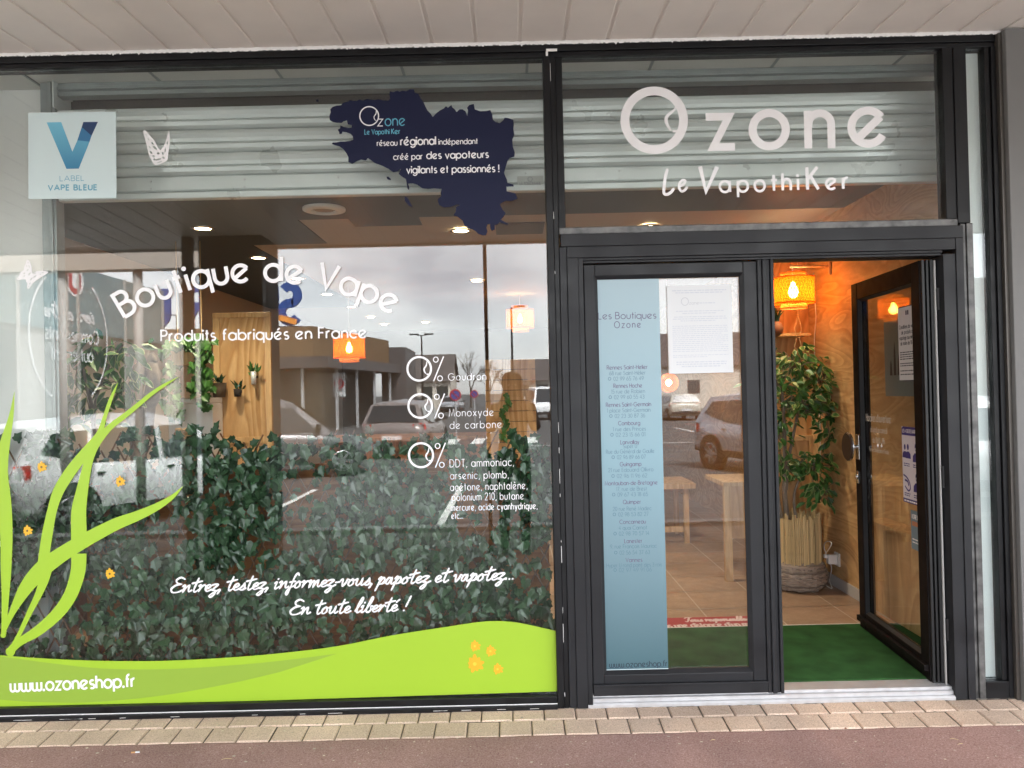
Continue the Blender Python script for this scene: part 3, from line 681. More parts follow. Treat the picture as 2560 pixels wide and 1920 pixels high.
p = tline(MB(), 'En toute liberté !', 722, 1537, 1014, 1527, 36, .118, script=True)
decal('script_lettering', p, M_wht, 'short lower line of white handwritten lettering across the ivy screen', 'lettering')

# green hill, its darker swoosh and the web address
top = catmull([(-330, 1600), (-160, 1622), (0, 1638), (127, 1647), (253, 1652), (411, 1652), (570, 1644), (700, 1633), (840, 1616), (977, 1589), (1123, 1566), (1190, 1556), (1237, 1552.5), (1290, 1556), (1345, 1567), (1393.5, 1578)], 4)
p = MB().poly([V(*q) for q in top]+[V(1394, 1728.5), V(700, 1750), V(0, 1771.5), V(-330, 1781)])
t = decal('hill_sticker', p, M_lime, 'lime green hill sticker along the bottom of the big window with a web address')
sw = catmull([(-330, 1600), (0, 1641), (127, 1658), (253, 1671), (411, 1673), (570, 1664), (700, 1652), (843, 1634)], 4)+catmull([(700, 1680), (570, 1710), (411, 1738), (253, 1754), (127, 1756), (0, 1749), (-330, 1715)], 4)
obj('swoosh', MB().poly([V(a, b_, .0004) for a, b_ in sw]), M_limed, t)
obj('web_address', tline(MB(), 'www.ozoneshop.fr', 27, 1729, 337, 1716.5, 31, .17, gap=.19, lift0=.0009), M_wht, t)
# grass blades
p = MB()
blades = [
 [(36, 980, 1), (28, 1040, 12), (12, 1110, 26), (2, 1180, 36), (10, 1260, 37), (16, 1340, 31), (15, 1430, 26), (13, 1500, 18), (9, 1585, 13)],
 [(6, 1588, 8), (30, 1532, 16), (65, 1469, 34), (107, 1421, 42), (153, 1387, 38), (195, 1361, 36), (247, 1332, 33), (293, 1309, 30), (342, 1290, 25), (390, 1268, 19), (430, 1243, 11), (457, 1216, 1)],
 [(105, 1424, 26), (117, 1342, 27), (130, 1277, 24), (146, 1228, 27), (174, 1182, 28), (206, 1140, 25), (234, 1104, 18), (251, 1078, 14), (262, 1042, 10), (277, 998, 9), (295, 956, 1)],
 [(197, 1366, 38), (197, 1325, 39), (197, 1277, 37), (205, 1228, 30), (215, 1179, 24), (225, 1142, 21), (243, 1104, 21), (277, 1066, 15), (316, 1036, 13), (355, 1004, 11), (374, 988, 10), (407, 965, 8), (445, 943, 1)],
 [(197, 1384, 38), (196, 1420, 37), (188, 1456, 35), (172, 1495, 33), (142, 1536, 30), (95, 1577, 26), (54, 1602, 20), (34, 1618, 20), (26, 1630, 18)],
 [(24, 1628, 12), (47, 1588, 11), (73, 1533, 14), (95, 1489, 18), (110, 1450, 24), (118, 1420, 26)]]
for k, bl in enumerate(blades):
    cc = catmull(bl, 5); p.ribbon([(q[0], q[1]) for q in cc], [q[2] for q in cc], FM, False, .0003+.00012*k)
p.disc((26, 1629), 12, FM, 16, .0012); p.disc((8, 1588), 7, FM, 12, .0013)
decal('grass_sticker', p, M_lime, 'tall lime green grass blade stickers at the left end of the big window')
FL = [(103.5, 1167.6, 14, 'flower sticker between the two tallest grass blades, on the reflected car wheel'), (299.5, 1204, 14, 'flower sticker right of the grass stems, above the drooping blade tip'),
      (68, 1327, 14, 'flower sticker close to the left edge, between grass stems'), (274, 1434.5, 14, 'flower sticker below the drooping grass blade, right of its loop'),
      (1187, 1615.5, 15, 'flower on the hill, topmost of the right cluster'), (1226, 1628, 15, 'flower on the hill, right of the topmost one in the cluster'),
      (1187, 1660, 24, 'biggest flower of the right cluster on the hill'), (1244, 1673, 15, 'flower on the hill, lowest and rightmost of the cluster')]
for (x, y, s, lab) in FL:
    p = MB(); lens = [1.0, .78, .95, .75, .7, .85, 1.05, .85, 1.0]; lf = .0009 if s >= 15 else .0
    for k, ln in enumerate(lens):
        a = 2*PI*k/9+.5; b_ = a+.02
        pts = [(x+q*s*ln*math.cos(a), y+q*s*ln*math.sin(a)) for q in (.18, .45, .75, 1.0)]
        p.ribbon(pts, [s*.2, s*.42, s*.44, s*.16], FM, False, lf+k*.00005)
    t = decal('flower_sticker', p, M_yel, 'small yellow '+lab if s < 20 else 'large yellow '+lab.replace('biggest flower', 'flower, biggest'), 'flower sticker', 'yellow flower stickers')
    obj('flower_centre', MB().disc((x, y), s*.2, FM, 12, lf+.0006), M_brown if s < 15 else mat('amber', (.7, .6, .05), .5), t)
# butterflies
M_wv = M_wht
def butterfly(outl, cells, lab):
    p = MB(); ctr = catmull(outl, 5, True)
    import bisect
    def inside(pt, poly):
        r_ = False; j = len(poly)-1
        for i in range(len(poly)):
            if (poly[i][1] > pt[1]) != (poly[j][1] > pt[1]) and pt[0] < (poly[j][0]-poly[i][0])*(pt[1]-poly[i][1])/(poly[j][1]-poly[i][1])+poly[i][0]: r_ = not r_
            j = i
        return r_
    holes = [[(cx+a*math.cos(th)*math.cos(q*PI/4)-b_*math.sin(th)*math.sin(q*PI/4), cy_+a*math.sin(th)*math.cos(q*PI/4)+b_*math.cos(th)*math.sin(q*PI/4)) for q in range(8)] for (cx, cy_, a, b_, th) in cells]
    polys = [[Vector((x, y, 0)) for x, y in ctr]]+[[Vector((x, y, 0)) for x, y in h] for h in holes]
    flat = [v for q in polys for v in q]; b0 = len(p.v)
    for v in flat: p.v.append(V(v.x, v.y))
    for tr in tessellate_polygon(polys): p.face([b0+i for i in tr])
    decal('butterfly_sticker', p, M_wv, lab, 'butterfly sticker', 'white butterfly stickers')
def S1(x, y): return (x*.3255, y*.3255)
o1 = [S1(*q) for q in ((1100, 1010), (1120, 1005), (1150, 1040), (1185, 1080), (1215, 1135), (1235, 1150), (1262, 1110), (1280, 1060), (1297, 1000), (1304, 1060), (1300, 1130), (1290, 1190), (1284, 1230), (1240, 1255), (1195, 1268), (1170, 1240), (1145, 1190), (1130, 1130), (1118, 1080))]
def cell(cx, cy_, a, b_, th): x, y = S1(cx, cy_); return (x, y, a*.3255, b_*.3255, th)
c1 = [cell(1122, 1035, 9, 4, 1), cell(1140, 1070, 10, 4, 1), cell(1170, 1100, 14, 6, .9), cell(1190, 1135, 22, 8, .7), cell(1150, 1130, 12, 5, .9), cell(1160, 1170, 14, 7, .8), cell(1180, 1200, 12, 9, .4), cell(1215, 1178, 11, 7, .2),
      cell(1250, 1180, 14, 6, 1.3), cell(1270, 1150, 22, 5, 1.75), cell(1285, 1100, 20, 4, 1.7), cell(1215, 1225, 26, 6, -.25), cell(1225, 1245, 22, 4, -.3), cell(1255, 1210, 12, 8, .5), cell(1185, 1225, 8, 9, .2)]
butterfly(o1, c1, 'white cut-out butterfly sticker in front of the shutter, right of the blue V sign')
def S2(x, y): return (x*.217, 600+y*.217)
o2 = [S2(*q) for q in ((310, 228), (340, 245), (358, 290), (366, 340), (374, 385), (420, 360), (480, 355), (552, 365), (530, 395), (480, 425), (440, 450), (410, 470), (375, 500), (345, 545), (322, 562), (312, 540), (316, 500), (300, 482), (296, 455), (250, 455), (215, 462), (192, 445), (215, 422), (240, 370), (272, 345), (275, 315), (295, 270))]
def cell2(cx, cy_, a, b_, th): x, y = S2(cx, cy_); return (x, y, a*.217, b_*.217, th)
c2 = [cell2(322, 260, 10, 5, 1.2), cell2(308, 300, 11, 6, 1.3), cell2(335, 305, 18, 6, 1.3), cell2(318, 345, 16, 7, -.6), cell2(280, 385, 14, 8, -.7), cell2(340, 390, 22, 9, -.9), cell2(278, 415, 12, 7, -.5), cell2(212, 444, 10, 5, -.1),
      cell2(400, 385, 22, 5, -.5), cell2(490, 375, 12, 5, -.2), cell2(465, 395, 10, 5, -.4), cell2(400, 420, 24, 7, -.6), cell2(360, 450, 20, 7, -.9), cell2(345, 500, 14, 6, -1), cell2(332, 535, 9, 6, -1.1)]
butterfly(o2, c2, 'white cut-out butterfly sticker near the left edge, below the blue V sign')
# V label sign
t = thing('label_sign', 'square pale blue label sign with a big blue letter V, top left', 'sign', V(181, 498))
q = [V(71.6, 282.5), V(290.3, 280), V(292, 496), (V(72.3, 498))]; b = MB()
b.hexa([q[3], q[2], q[2]+Vector((0, -.003, 0)), q[3]+Vector((0, -.003, 0)), q[0], q[1], q[1]+Vector((0, -.003, 0)), q[0]+Vector((0, -.003, 0))])
obj('panel', b, M_lblue, t)
def blue(n, c): return mat(n, c, .45)
def vp(pts, l): return MB().poly([V(x*.3255, y*.3255, l) for x, y in pts])
b = vp([(358, 940), (470, 938), (556, 1165), (594, 1078), (688, 1088), (605, 1295), (510, 1297)], .0036)
mv = mat('v_blue', (.09, .38, .56), .45); mt = mv.node_tree; bs = mt.nodes['Principled BSDF']
g1 = mt.nodes.new('ShaderNodeTexCoord'); g2 = mt.nodes.new('ShaderNodeSeparateXYZ'); g3 = mt.nodes.new('ShaderNodeValToRGB')
g3.color_ramp.elements[0].color = (.035, .2, .36, 1); g3.color_ramp.elements[1].color = (.17, .5, .66, 1)
mt.links.new(g1.outputs['Generated'], g2.inputs[0]); mt.links.new(g2.outputs['Z'], g3.inputs[0]); mt.links.new(g3.outputs[0], bs.inputs['Base Color'])
obj('letter', b, mv, t)
obj('letter_tip', vp([(640, 937), (752, 936), (703, 1043), (628, 975)], .0036), blue('v_navy', (.012, .04, .12)), t)
obj('letter_fold', vp([(628, 975), (703, 1043), (688, 1088), (594, 1078)], .0036), blue('v_mid', (.035, .17, .34)), t)
b = tline(MB(), 'LABEL', 151, 453, 211, 452, 12.5, .12, gap=.22, lift0=.0036); tline(b, 'VAPE BLEUE', 122, 476, 243, 475, 12.5, .25, gap=.3, lift0=.0036)
obj('lettering', b, blue('v_text', (.14, .38, .5)), t)
# map sticker
mp_ = [(100,410),(95,370),(110,330),(105,300),(130,275),(170,262),(215,258),(235,235),(290,220),(310,205),(345,215),(380,215),(400,200),(440,210),(480,195),(520,200),(560,205),(600,195),(650,210),(700,210),(720,190),(710,150),(715,115),(750,125),(790,110),(815,120),(845,108),(880,115),(920,95),(960,95),(970,130),(1010,145),(1030,190),(1060,225),(1080,270),(1100,310),(1130,340),(1155,378),(1190,340),(1230,310),(1270,290),(1290,268),(1310,285),(1345,255),(1355,280),(1380,300),(1400,328),(1430,300),(1460,300),(1490,320),(1508,368),(1516,310),(1505,285),(1530,255),(1575,245),(1585,300),(1640,320),(1700,318),(1745,308),(1765,355),(1770,405),(1800,430),(1840,442),(1880,410),(1890,385),(1930,390),(1980,410),(1985,460),(1980,500),(1990,560),(1970,610),(1975,680),(1995,740),(1990,785),(1940,800),(1920,830),(1900,900),(1885,950),(1900,990),(1915,1020),(1920,1055),(1980,1070),(1985,1090),(1910,1092),(1912,1140),(2000,1160),(2025,1215),(1960,1240),(1900,1238),(1840,1270),(1870,1330),(1900,1360),(1880,1400),(1850,1430),(1920,1470),(1925,1485),(1880,1472),(1840,1455),(1820,1480),(1790,1485),(1790,1530),(1760,1545),(1745,1520),(1740,1475),(1715,1480),(1705,1510),(1715,1550),(1700,1590),(1660,1590),(1620,1575),(1590,1545),(1560,1530),(1520,1520),(1480,1490),(1460,1440),(1410,1400),(1365,1385),(1390,1350),(1395,1300),(1440,1280),(1400,1275),(1340,1300),(1270,1305),(1220,1280),(1205,1225),(1240,1190),(1235,1160),(1245,1115),(1170,1110),(1110,1115),(1050,1110),(990,1070),(950,1060),(920,1060),(902,1062),(915,1100),(910,1128),(895,1110),(888,1060),(880,1015),(840,990),(805,960),(830,910),(790,940),(750,945),(700,910),(640,880),(560,850),(520,820),(490,800),(470,825),(420,815),(380,830),(330,860),(290,840),(290,790),(270,750),(240,710),(200,680),(160,670),(120,655),(130,640),(170,640),(210,630),(260,630),(310,622),(340,612),(335,575),(310,550),(270,535),(230,530),(225,550),(200,555),(195,530),(180,510),(205,495),(210,465),(240,480),(290,490),(325,485),(325,462),(285,455),(275,415),(240,425),(220,440),(170,438),(130,430)]
isl = [[(680,990),(700,990),(728,1015),(720,1027),(690,1015)], [(868,1195),(880,1195),(905,1220),(930,1270),(947,1300),(915,1290),(890,1260),(868,1240)], [(-40,200),(-15,200),(-12,222),(-38,222)]]
t = thing('map_sticker', 'dark navy sticker in the shape of a coastal region carrying white text', 'window sticker', V(1060, 560))
b = MB()
for pl in [mp_]+isl: b.poly([V(800+x*.2441, 200+y*.2441) for x, y in pl])
obj('region_shape', b, M_navy, t)
b = MB()
b.ribbon([(923+23.4*math.cos(k*PI/24), 290+23.4*math.sin(k*PI/24)) for k in range(48)], 3.0, lambda u, v, l=0: V(u, v, .0006+l), True)
b.ribbon(catmull([(941, 275), (940, 284), (935, 292), (937, 299), (941, 302)], 4), [1, 2, 2.4, 2.4, 2.4, 2.4, 2.4, 2, 2, 2, 2, 2, 2, 1.5, 1.5, 1, 1][:17], lambda u, v, l=0: V(u, v, .0008+l))
tline(b, 'z', 944.5, 315, 957, 315, 26, .1, lift0=.0006)
for a in (('réseau', 943, 364.8, 993, 363.6, 14, .15), ('régional', 1002, 363, 1089, 361, 20, .17), ('indépendant', 1097, 361.5, 1194, 359.5, 14, .15), ('créé par', 984, 399.5, 1056, 398, 15, .15), ('des vapoteurs', 1067, 397, 1221, 394, 18, .17), ('vigilants et passionnés !', 1017, 433.5, 1247, 429.5, 18, .155)): tline(b, *a, lift0=.0006)
obj('white_lettering', b, M_wht, t)
b = MB(); tline(b, 'one', 963, 314.5, 1013, 313.5, 26, .1, lift0=.0006); tline(b, 'Le Vapothi', 912, 336, 973, 335, 12, .16, lift0=.0006); tline(b, 'Ker', 979, 335, 1000, 334.5, 13, .16, lift0=.0006)
obj('blue_lettering', b, M_cyan, t)

# big shop name on the transom
p = MB(); Rb = 73.3
p.ribbon([(1635.5+Rb*math.cos(k*PI/36), 300.5+Rb*math.sin(k*PI/36)) for k in range(72)], 22, FM, True)
tl = catmull([(1690, 267), (1683, 277), (1668, 290), (1665, 302), (1670, 315), (1677, 326)], 6)
p.ribbon(tl, [9*math.sin(PI*(.12+.83*(1-i/(len(tl)-1))))**.8*.8+.8 for i in range(len(tl))], FM, False, .0001)
p.ribbon([(1681, 328.5), (1698, 328)], 5, FM, False, .00015)
p.ribbon([(1764, 292.6), (1822, 291), (1783, 368), (1837.5, 366.5)], 19.5, FM)
p.ribbon([(1923+41.5*math.cos(k*PI/28), 324+41.5*math.sin(k*PI/28)) for k in range(56)], 20.5, FM, True)
p.ribbon([(2019, 277), (2021, 371)], 19.5, FM)
p.ribbon([(2020.5, 320)]+[(2049.5-28.5*math.cos(k*PI/14), 311-28*math.sin(k*PI/14)) for k in range(15)]+[(2079, 370.5)], 19.5, FM, False, .0001)
ea = [(2170+41.5*math.cos(math.radians(a)), 318-41.5*math.sin(math.radians(a))) for a in range(38, 337, 7)]
p.ribbon(ea, 20, FM); p.ribbon([(2170+41*math.cos(math.radians(a)), 318-41*math.sin(math.radians(a))) for a in (228, 40)], 20, FM, False, .0001)
decal('shop_name', p, M_wht, 'very large white five-letter shop name on the transom glass above the door', 'lettering')
p = MB()
def one(ch, x0, yb, wd, cap, th=.15, script=False):
    O = V(x0, yb); E = V(x0+wd, yb-wd*RHO); text(p, ch, O, E, cap/545, th, script=script)
pL = catmull([(1668, 425), (1663, 445), (1660, 470), (1660, 483), (1668, 486), (1678, 480), (1683, 473)], 5); p.ribbon(pL, 7.5, FM)
p.disc(pL[0], 3.7, FM); p.disc(pL[-1], 3.7, FM)
pe = catmull([(1697, 466), (1708, 461), (1713, 453), (1707, 450), (1699, 458), (1698, 470), (1704, 478), (1712, 475), (1717, 469)], 5); p.ribbon(pe, 6.5, FM); p.disc(pe[-1], 3.2, FM)
p.ribbon([(1750, 416), (1765, 479), (1793, 417)], 10.5, FM)
for ch, x0, yb, wd, cap, th in (('a', 1797+3, 480.5, 25, 42, .15), ('p', 1845, 479.5, 25, 42, .15), ('o', 1887, 478.5, 25, 42, .15), ('t', 1928, 477, 15, 42, .16), ('h', 1957, 476, 20, 43, .16), ('e', 2066, 473, 25, 40, .16), ('r', 2108, 472, 12, 42, .17)): one(ch, x0, yb, wd, cap, th)
p.ribbon([(1994.5, 447), (1995.5, 475)], 6.5, FM); p.disc((1994, 439), 4, FM)
p.ribbon([(2017, 418), (2019, 474)], 8, FM); p.ribbon([(2043, 417.5), (2020, 447)], 8, FM, False, .0001); p.ribbon([(2026, 440), (2046, 473)], 8, FM, False, .00015)
decal('shop_tagline', p, M_wht, 'white tagline lettering on the transom under the large shop name', 'lettering')

# poster and notice on the closed leaf
t = thing('shop_list_poster', 'tall blue poster listing shop addresses on the closed door leaf', 'poster', V(1597, 1678))
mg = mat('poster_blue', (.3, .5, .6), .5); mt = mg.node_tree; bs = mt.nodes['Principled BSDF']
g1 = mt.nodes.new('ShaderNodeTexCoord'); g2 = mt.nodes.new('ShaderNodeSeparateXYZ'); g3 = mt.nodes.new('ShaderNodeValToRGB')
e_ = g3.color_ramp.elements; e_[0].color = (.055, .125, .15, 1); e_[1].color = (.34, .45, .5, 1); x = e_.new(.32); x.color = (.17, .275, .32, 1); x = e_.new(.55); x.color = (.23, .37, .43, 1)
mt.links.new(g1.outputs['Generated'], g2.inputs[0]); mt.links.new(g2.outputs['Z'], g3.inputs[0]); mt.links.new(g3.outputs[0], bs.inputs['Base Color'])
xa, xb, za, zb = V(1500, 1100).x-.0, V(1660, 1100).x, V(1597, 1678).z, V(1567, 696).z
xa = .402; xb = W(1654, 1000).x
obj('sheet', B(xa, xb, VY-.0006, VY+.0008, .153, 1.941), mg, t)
obj('curled_edge', B(xa, xb, VY-.0018, VY-.0008, .1535, .158), mat('pale_edge', (.7, .82, .85), .5), t)
M_lil = mat('mauve_ink', (.13, .11, .18), .6); M_lil2 = mat('teal_ink', (.085, .17, .225), .6); M_lil3 = mat('slate_ink', (.015, .03, .05), .6)
LF = .0009
b = tline(MB(), 'Les Boutiques', 1496, 798, 1640, 796, 16.5, .11, lift0=LF); tline(b, 'Ozone', 1536, 820, 1602, 818.5, 16, .11, gap=.42, lift0=LF)
obj('heading', b, M_lil, t)
names = [('Rennes Saint-Helier', 923, 101), ('Rennes Hoche', 969, 71), ('Rennes Saint-Germain', 1016, 112), ('Combourg', 1062.5, 54), ('Lanvallay', 1110, 46), ('Guingamp', 1165, 53), ('Montauban-de-Bretagne', 1212, 131), ('Quimper', 1259.5, 44), ('Concarneau', 1309, 65), ('Lanester', 1357, 44), ('Vannes', 1404.5, 41)]
addr = [('68 rue Saint-Hélier', 937, 90), ('02 99 65 76 49', 951, 80), ('15 rue de Robien', 983, 84), ('02 99 60 55 43', 997, 80), ('1 place Saint-Germain', 1030, 108), ('02 23 30 87 36', 1044, 80), ('1 rue des Princes', 1077, 82), ('02 23 15 66 01', 1091, 78), ('Super U', 1120, 34), ('Rue du Général de Gaulle', 1133, 120), ('02 96 89 66 07', 1147, 76),
        ('21 rue Edouard Ollivro', 1179, 112), ('02 96 11 96 62', 1194, 80), ('17, rue de Brest', 1226.6, 76), ('09 67 43 18 65', 1240.5, 80), ('20 rue René Madec', 1276, 96), ('02 98 53 82 27', 1290, 80), ('4 quai Carnot', 1323.7, 70), ('02 98 70 57 14', 1338, 80), ('9, rue François Mauriac', 1370, 116), ('02 56 54 37 63', 1385.5, 80), ('Hyper U rond point des 3 rois', 1417, 138), ('02 97 49 91 06', 1429, 86)]
b = MB(); b2 = MB()
for s_, y, wd in names: cxx = 1568+(y-923)*.0353; tline(b, s_, cxx-wd/2, y+.011*wd, cxx+wd/2, y-.011*wd, 10, .13, lift0=LF)
for s_, y, wd in addr:
    cxx = 1568+(y-923)*.0353; tline(b2, s_, cxx-wd/2+(5 if s_[0] == '0' else 0), y+.011*wd, cxx+wd/2, y-.011*wd, 9.5, .085, lift0=LF)
    if s_[:2] in ('02', '09'): M3 = FM; b2.ribbon([(cxx-wd/2-5+3.4*math.cos(q*PI/5), y-4+3.8*math.sin(q*PI/5)) for q in range(10)], 1.2, lambda u, v, l=0: V(u, v, LF), True)
obj('town_names', b, M_lil, t); obj('addresses', b2, M_lil2, t)
obj('web_address', tline(MB(), 'www.ozoneshop.fr', 1524, 1669, 1668, 1665.5, 14.5, .13, lift0=LF), M_lil3, t)
t = thing('notice_sheet', 'white paper notice taped to the closed door leaf beside the blue poster', 'notice', V(1750, 935))
n0 = W(1667, 714, VY); n1 = W(1833, 931, VY); nx0, nx1, nz0, nz1 = n0.x, n0.x+(n1.x-W(1672, 935, VY).x), n1.z, n0.z
obj('sheet', B(nx0, nx1, VY-.0006, VY+.0004, nz0, nz1), M_paper, t)
b = MB()
def nl(y, a, b_, h): b.quad((nx0+(nx1-nx0)*a, VY-.0011, nz1-(nz1-nz0)*y), (nx0+(nx1-nx0)*b_, VY-.0011, nz1-(nz1-nz0)*y), (nx0+(nx1-nx0)*b_, VY-.0011, nz1-(nz1-nz0)*(y+h)), (nx0+(nx1-nx0)*a, VY-.0011, nz1-(nz1-nz0)*(y+h)))
def words(y, a, b_, h):
    x = a
    while x < b_:
        w_ = random.uniform(.02, .075); nl(y, x, min(b_, x+w_), h); x += w_+.012
for (y, a, b_, h) in ((.055, .08, .92, .012), (.08, .13, .87, .012), (.20, .5, .74, .012), (.29, .13, .87, .01), (.315, .23, .75, .01), (.355, .1, .9, .01), (.378, .08, .92, .01), (.40, .2, .75, .01)): words(y, a, b_, h)
for k in range(14): words(.46+.022*k, .07, random.uniform(.8, .93) if k % 5 == 4 else .93, .008)
words(.79, .07, .93, .008); words(.81, .07, .6, .008); words(.865, .12, .9, .013); words(.89, .12, .9, .013); words(.915, .2, .8, .013)
obj('print_lines', b, mat('faint_ink', (.55, .57, .62), .7), t)
b = MB(); cc = V(1667+ (1313-1135)*.2532, 540+845*.2532); M2 = plane_map(cc, (1, 0, 0), (0, 0, 1), (0, -1, 0)); b.ribbon([(.0165*math.cos(k*PI/12), .0175*math.sin(k*PI/12)) for k in range(24)], .0022, M2, True, .0012)
text(b, 'zone', cc+Vector((.02, -.0012, -.014)), cc+Vector((.064, -.0012, -.014)), .014, .1); obj('emblem', b, mat('faint_ink_grey', (.45, .46, .5), .7), t)

# paper on the open leaf (local coordinates of that leaf, read from the street side)
DM = Matrix.Translation(Vector((HX, HY, .05))) @ Matrix.Rotation(math.radians(-93.5), 4, 'Z')
def dpt(x, z, l=0.0): return DM @ Vector((x, -.0375-l, z))
dn = (DM.to_3x3() @ Vector((0, -1, 0)))
dex = DM.to_3x3() @ Vector((1, 0, 0))
def dbox(x0, x1, z0, z1, l0, l1):
    b = MB(); b.hexa([dpt(x0, z0, l0), dpt(x1, z0, l0), dpt(x1, z0, l1), dpt(x0, z0, l1), dpt(x0, z1, l0), dpt(x1, z1, l0), dpt(x1, z1, l1), dpt(x0, z1, l1)]); return b
def dtext(b, s, x0, x1, z, cap, th, l=.0012): return text(b, s, dpt(x0, z, l), dpt(x1, z, l), cap, th, n=dn, up=(0, 0, 1))
def dlines(b, x0, x1, z, h, l=.0012):
    x = x0
    while x < x1-.004:
        w_ = min(random.uniform(.01, .03), x1-x); b.quad(dpt(x, z, l), dpt(x+w_, z, l), dpt(x+w_, z+h, l), dpt(x, z+h, l)); x += w_+.004
t = thing('sales_notice', 'white typed notice high on the glass of the open door leaf', 'notice', dpt(-.19, 1.40))
obj('sheet', dbox(-.300, -.101, 1.395, 1.765, .0002, .001), M_paper, t)
b = MB(); dtext(b, 'Conditions de vente', -.287, -.112, 1.655, .018, .17); dtext(b, 'de produits du', -.265, -.135, 1.628, .018, .17); dtext(b, 'vapotage aux mineurs', -.288, -.112, 1.601, .018, .17); dtext(b, 'de moins de 18 ans', -.278, -.12, 1.574, .018, .17)
for z in (1.535, 1.524, 1.513, 1.502, 1.48, 1.469, 1.444, 1.426): dlines(b, -.287, -.112 if z > 1.45 else -.14, z, .005)
for (x0, x1, z0, z1) in ((-.300, -.101, 1.395, 1.400), (-.300, -.101, 1.76, 1.765)): b.quad(dpt(x0, z0, .0012), dpt(x1, z0, .0012), dpt(x1, z1, .0012), dpt(x0, z1, .0012))
for x0 in (-.215, -.196): b.quad(dpt(x0, 1.72, .0012), dpt(x0+.014, 1.72, .0012), dpt(x0+.014, 1.742, .0012), dpt(x0, 1.742, .0012))
obj('typed_text', b, M_inkd, t)
t = thing('hygiene_poster', 'white and purple hygiene poster with four small figures, on the open door leaf', 'poster', dpt(-.19, .81))
obj('sheet', dbox(-.293, -.102, .795, 1.17, .0002, .001), mat('poster_paper', (.72, .68, .74), .5), t)
b = MB()
b.poly([dpt(x, z, .0013) for x, z in ((-.293, 1.128), (-.102, 1.128), (-.102, 1.17), (-.28, 1.17), (-.293, 1.16))]); b.quad(dpt(-.293, .795, .0013), dpt(-.102, .795, .0013), dpt(-.102, .815, .0013), dpt(-.293, .815, .0013))
def blob(x, z, sx_, sz_, l=.0015): b.face([b.vert(dpt(x+sx_*math.cos(q*PI/7), z+sz_*math.sin(q*PI/7), l)) for q in range(14)])
def bust(x, z, s): blob(x, z+.036*s, .0125*s, .018*s); b.poly([dpt(x+a*s, z+c_*s, .0015) for a, c_ in ((-.034, -.03), (.034, -.03), (.031, -.004), (.014, .01), (-.014, .01), (-.031, -.004))])
for x, z, s in ((-.262, 1.04, .8), (-.228, 1.04, .85), (-.142, 1.035, 1.1), (-.142, .89, 1.1)): bust(x, z, s)
b.ribbon(catmull([(-.285, .93), (-.25, .92), (-.222, .90), (-.212, .87), (-.235, .855), (-.27, .875)], 4), .008, lambda u, v, l=0: dpt(u, v, .0015)); b.ribbon(catmull([(-.27, .905), (-.24, .9), (-.228, .88)], 4), .01, lambda u, v, l=0: dpt(u, v, .0017))
for x in (-.285, -.185):
    for z in (.985, .975, .838, .828): dlines(b, x+.008, x+.07, z, .005)
obj('figures', b, M_inkb, t)
b = MB(); dtext(b, 'LES 4 GESTES BARRIERES', -.283, -.108, 1.141, .016, .17, .0018)
for x, z in ((-.142, 1.062), (-.142, .92)): b.quad(dpt(x-.009, z, .002), dpt(x+.009, z, .002), dpt(x+.009, z+.009, .002), dpt(x-.009, z+.009, .002))
dlines(b, -.282, -.11, .8, .008, .0018)
obj('heading', b, M_wht, t)
t = thing('leaflet', 'small slate blue leaflet low on the open door leaf, under the hygiene poster', 'leaflet', dpt(-.15, .57))
obj('sheet', dbox(-.218, -.101, .575, .765, .0002, .001), mat('slate_blue', (.17, .25, .3), .5), t)
b = MB(); dtext(b, 'NOTRE', -.206, -.16, .725, .02, .2); dtext(b, 'SELECTION', -.152, -.11, .725, .02, .2); dlines(b, -.206, -.112, .622, .006); dlines(b, -.206, -.112, .607, .006); obj('print_lines', b, M_wht, t)
b = MB(); b.quad(dpt(-.206, .69, .0012), dpt(-.115, .69, .0012), dpt(-.115, .712, .0012), dpt(-.206, .712, .0012)); obj('orange_band', b, M_orange, t)
b = MB(); dtext(b, "Horaires d'ouverture", -.735, -.42, 1.18, .04, .13); dtext(b, 'du lundi au samedi', -.68, -.47, 1.122, .03, .1); dtext(b, 'de 10h30 à 19h', -.655, -.50, 1.065, .03, .1); dtext(b, 'Fermé Dimanches et Fériés', -.70, -.45, 1.015, .022, .1)
obj('opening_hours', b, mat('grey_white_vinyl', (.6, .58, .55), .5), label='pale opening hours lettering on the glass of the open door leaf', cat='lettering')

# ------------------------------------------------------------------ roller shutter behind the glass
SY = .25
t = thing('roller_shutter', 'ribbed galvanised roller shutter, half lowered behind the upper glass', 'shutter', (0, SY, 2.41))
p = MB(); prof = []; z = 2.872; pitch = .1135
while z > 2.60:
    for u, dy in ((0, 0), (.003, -.016), (.010, -.021), (.022, -.022), (.040, -.012), (.058, -.009), (.062, -.001), (.065, -.013), (.074, -.020), (.092, -.016), (.104, -.003), (.108, .010), (.1135, .010)): prof.append((SY+dy, z-u))
    z -= pitch
zb = z
prof += [(SY-.004, zb), (SY-.016, zb-.006), (SY-.016, zb-.066), (SY-.008, zb-.072), (SY+.003, zb-.076)]
p.extr(prof, -2.2, 2.16); obj('curtain', p, M_galv, t)
zb -= .078
obj('bottom_rail', MB().extr([(SY+.02, zb), (SY-.014, zb), (SY-.022, zb-.006), (SY-.022, zb-.03), (SY-.016, zb-.034), (SY+.02, zb-.034), (SY+.02, zb)], -2.2, 2.16), M_galv, t)
obj('headrail', MB().extr([(SY+.02, 3.0), (SY-.02, 3.0), (SY-.02, 2.985), (SY-.03, 2.98), (SY-.03, 2.966), (SY-.012, 2.962), (SY-.012, 2.958), (SY-.026, 2.954), (SY-.026, 2.935), (SY+.02, 2.93), (SY+.02, 3.0)], -2.2, 2.16), M_galvd, t)
